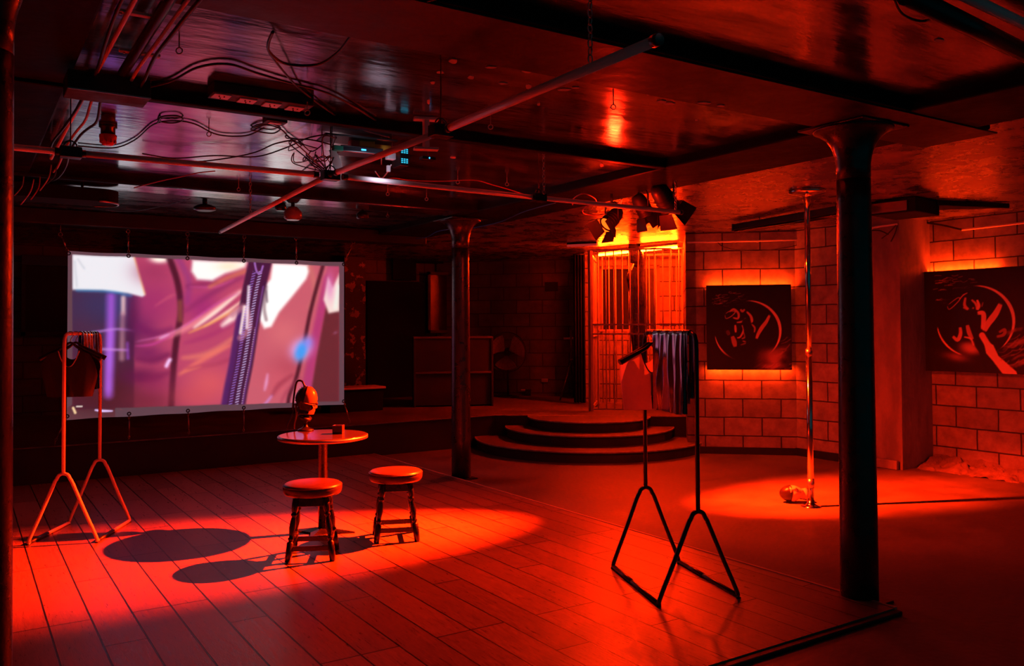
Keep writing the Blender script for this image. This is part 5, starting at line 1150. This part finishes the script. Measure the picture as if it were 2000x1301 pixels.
# things in front of the long wall behind the screen
YB2 = YB-.06
def panel(name, label, cat, x0, y0, x1, y1, mat, Y=None, th=.05, frame=None):
    Y = Y or YB2; a, b = pY(x0, y0, Y), pY(x1, y1, Y); c = Vector(((a.x+b.x)/2, Y, (a.z+b.z)/2)); w, h = abs(b.x-a.x), abs(a.z-b.z)
    t = thing(name, label, cat, c); MB().box(c, (w, th, h), bev=.004).build('panel', mat, t, True)
    if frame:
        f = .05
        for dx, dz, ww, hh in ((0, h/2-f/2, w, f), (0, -h/2+f/2, w, f), (-w/2+f/2, 0, f, h), (w/2-f/2, 0, f, h)): MB().box(c+Vector((dx, -th/2-.012, dz)), (ww, .024, hh)).build('frame', frame, t, True)
    return t
panel('wall_board', 'dark framed board on the back wall at the far left, left of the screen', 'board', 42, 498, 150, 655, 'blackflat', frame='black')
panel('wall_strip', 'pale strip across the top of the framed board at the far left', 'strip', 42, 498, 150, 521, 'sleeve', Y=YB2-.06, th=.02)
panel('added_black_sheet', 'black sheet added for the dark behind the right part of the screen', 'backdrop', 250, 470, 676, 800, 'cloth', Y=YB2-.04)  # black sheets added where the back wall opens into darkness
panel('added_black_sheet', 'black sheet added for the dark openings between the flaking pillar and the framed window', 'backdrop', 716, 548, 832, 796, 'cloth', Y=YB2-.04)
panel('added_black_sheet', 'narrow black sheet added for the dark doorway left of the framed window', 'backdrop', 766, 430, 812, 548, 'cloth', Y=YB2-.05)
panel('added_black_sheet', 'black sheet added for the dark high on the back wall above the framed window', 'backdrop', 812, 430, 925, 518, 'cloth', Y=YB2-.05)
panel('dark_window', 'framed dark window behind the middle column', 'window', 834, 531, 918, 650, 'glass', Y=YB2-.10, th=.03, frame='black')
M['peel'] = mk('flaking_red_paint', (.010, .009, .009), (.3, .2, .18), scale=5.5, rough=.6, lo=.56, hi=.575, detail=9, bump=.003, bscale=8)
a, b = pY(674, 500, YB2-.3), pY(716, 500, YB2-.3)
t = thing('brick_pillar', 'dark pillar with flaking pale paint just right of the screen', 'pillar', ((a.x+b.x)/2, YB2-.15, .4)); MB().box(((a.x+b.x)/2, YB2-.12, (.4+ZR)/2), (b.x-a.x, .3, ZR-.4), bev=.01).build('shaft', 'peel', t, True)
a, b = pY(640, 800, 11.2), pY(751, 754, 11.2)
t = thing('side_table', 'low black side table with a pale edge standing on the stage right of the screen', 'table', ((a.x+b.x)/2, 11.2, .4)); zt2 = b.z
MB().box(((a.x+b.x)/2, 11.35, zt2-.015), (b.x-a.x, .4, .03), bev=.004).build('tabletop', 'plate', t, True)
MB().box(((a.x+b.x)/2, 11.36, (zt2+.37)/2), (b.x-a.x-.06, .34, zt2-.43)).build('cabinet_body', 'cloth', t, True)
def point(name, loc, power, color, rad=.03):
    L_ = bpy.data.lights.new(name, 'POINT'); L_.energy = power; L_.color = color; L_.shadow_soft_size = rad; o = bpy.data.objects.new(name, L_); COL.objects.link(o); o.location = loc
point('lamp_spill', (4.38, 5.22, 2.36), 26, (1, .012, .002), .05)
spot('shelf_fill', sc0+Vector((.0, -.34, -.17)), sc0+Vector((.06, .05, -.02)), 2.0, 112, 1., (.9, .78, 1.), .05)  # added fill light that brightens the equipment shelf from in front

# ================================================================== WORLD, EXPOSURE
wd = bpy.data.worlds.new('world'); S.world = wd; wd.use_nodes = True; bg = wd.node_tree.nodes['Background']
bg.inputs[0].default_value = (.0, .35, .42, 1); bg.inputs[1].default_value = .08
S.view_settings.view_transform = 'Standard'; S.view_settings.look = 'None'; S.view_settings.exposure = 0; S.view_settings.gamma = 1
S.cycles.use_denoising = True
try: S.cycles.max_bounces = 8; S.cycles.sample_clamp_indirect = 6
except Exception: pass
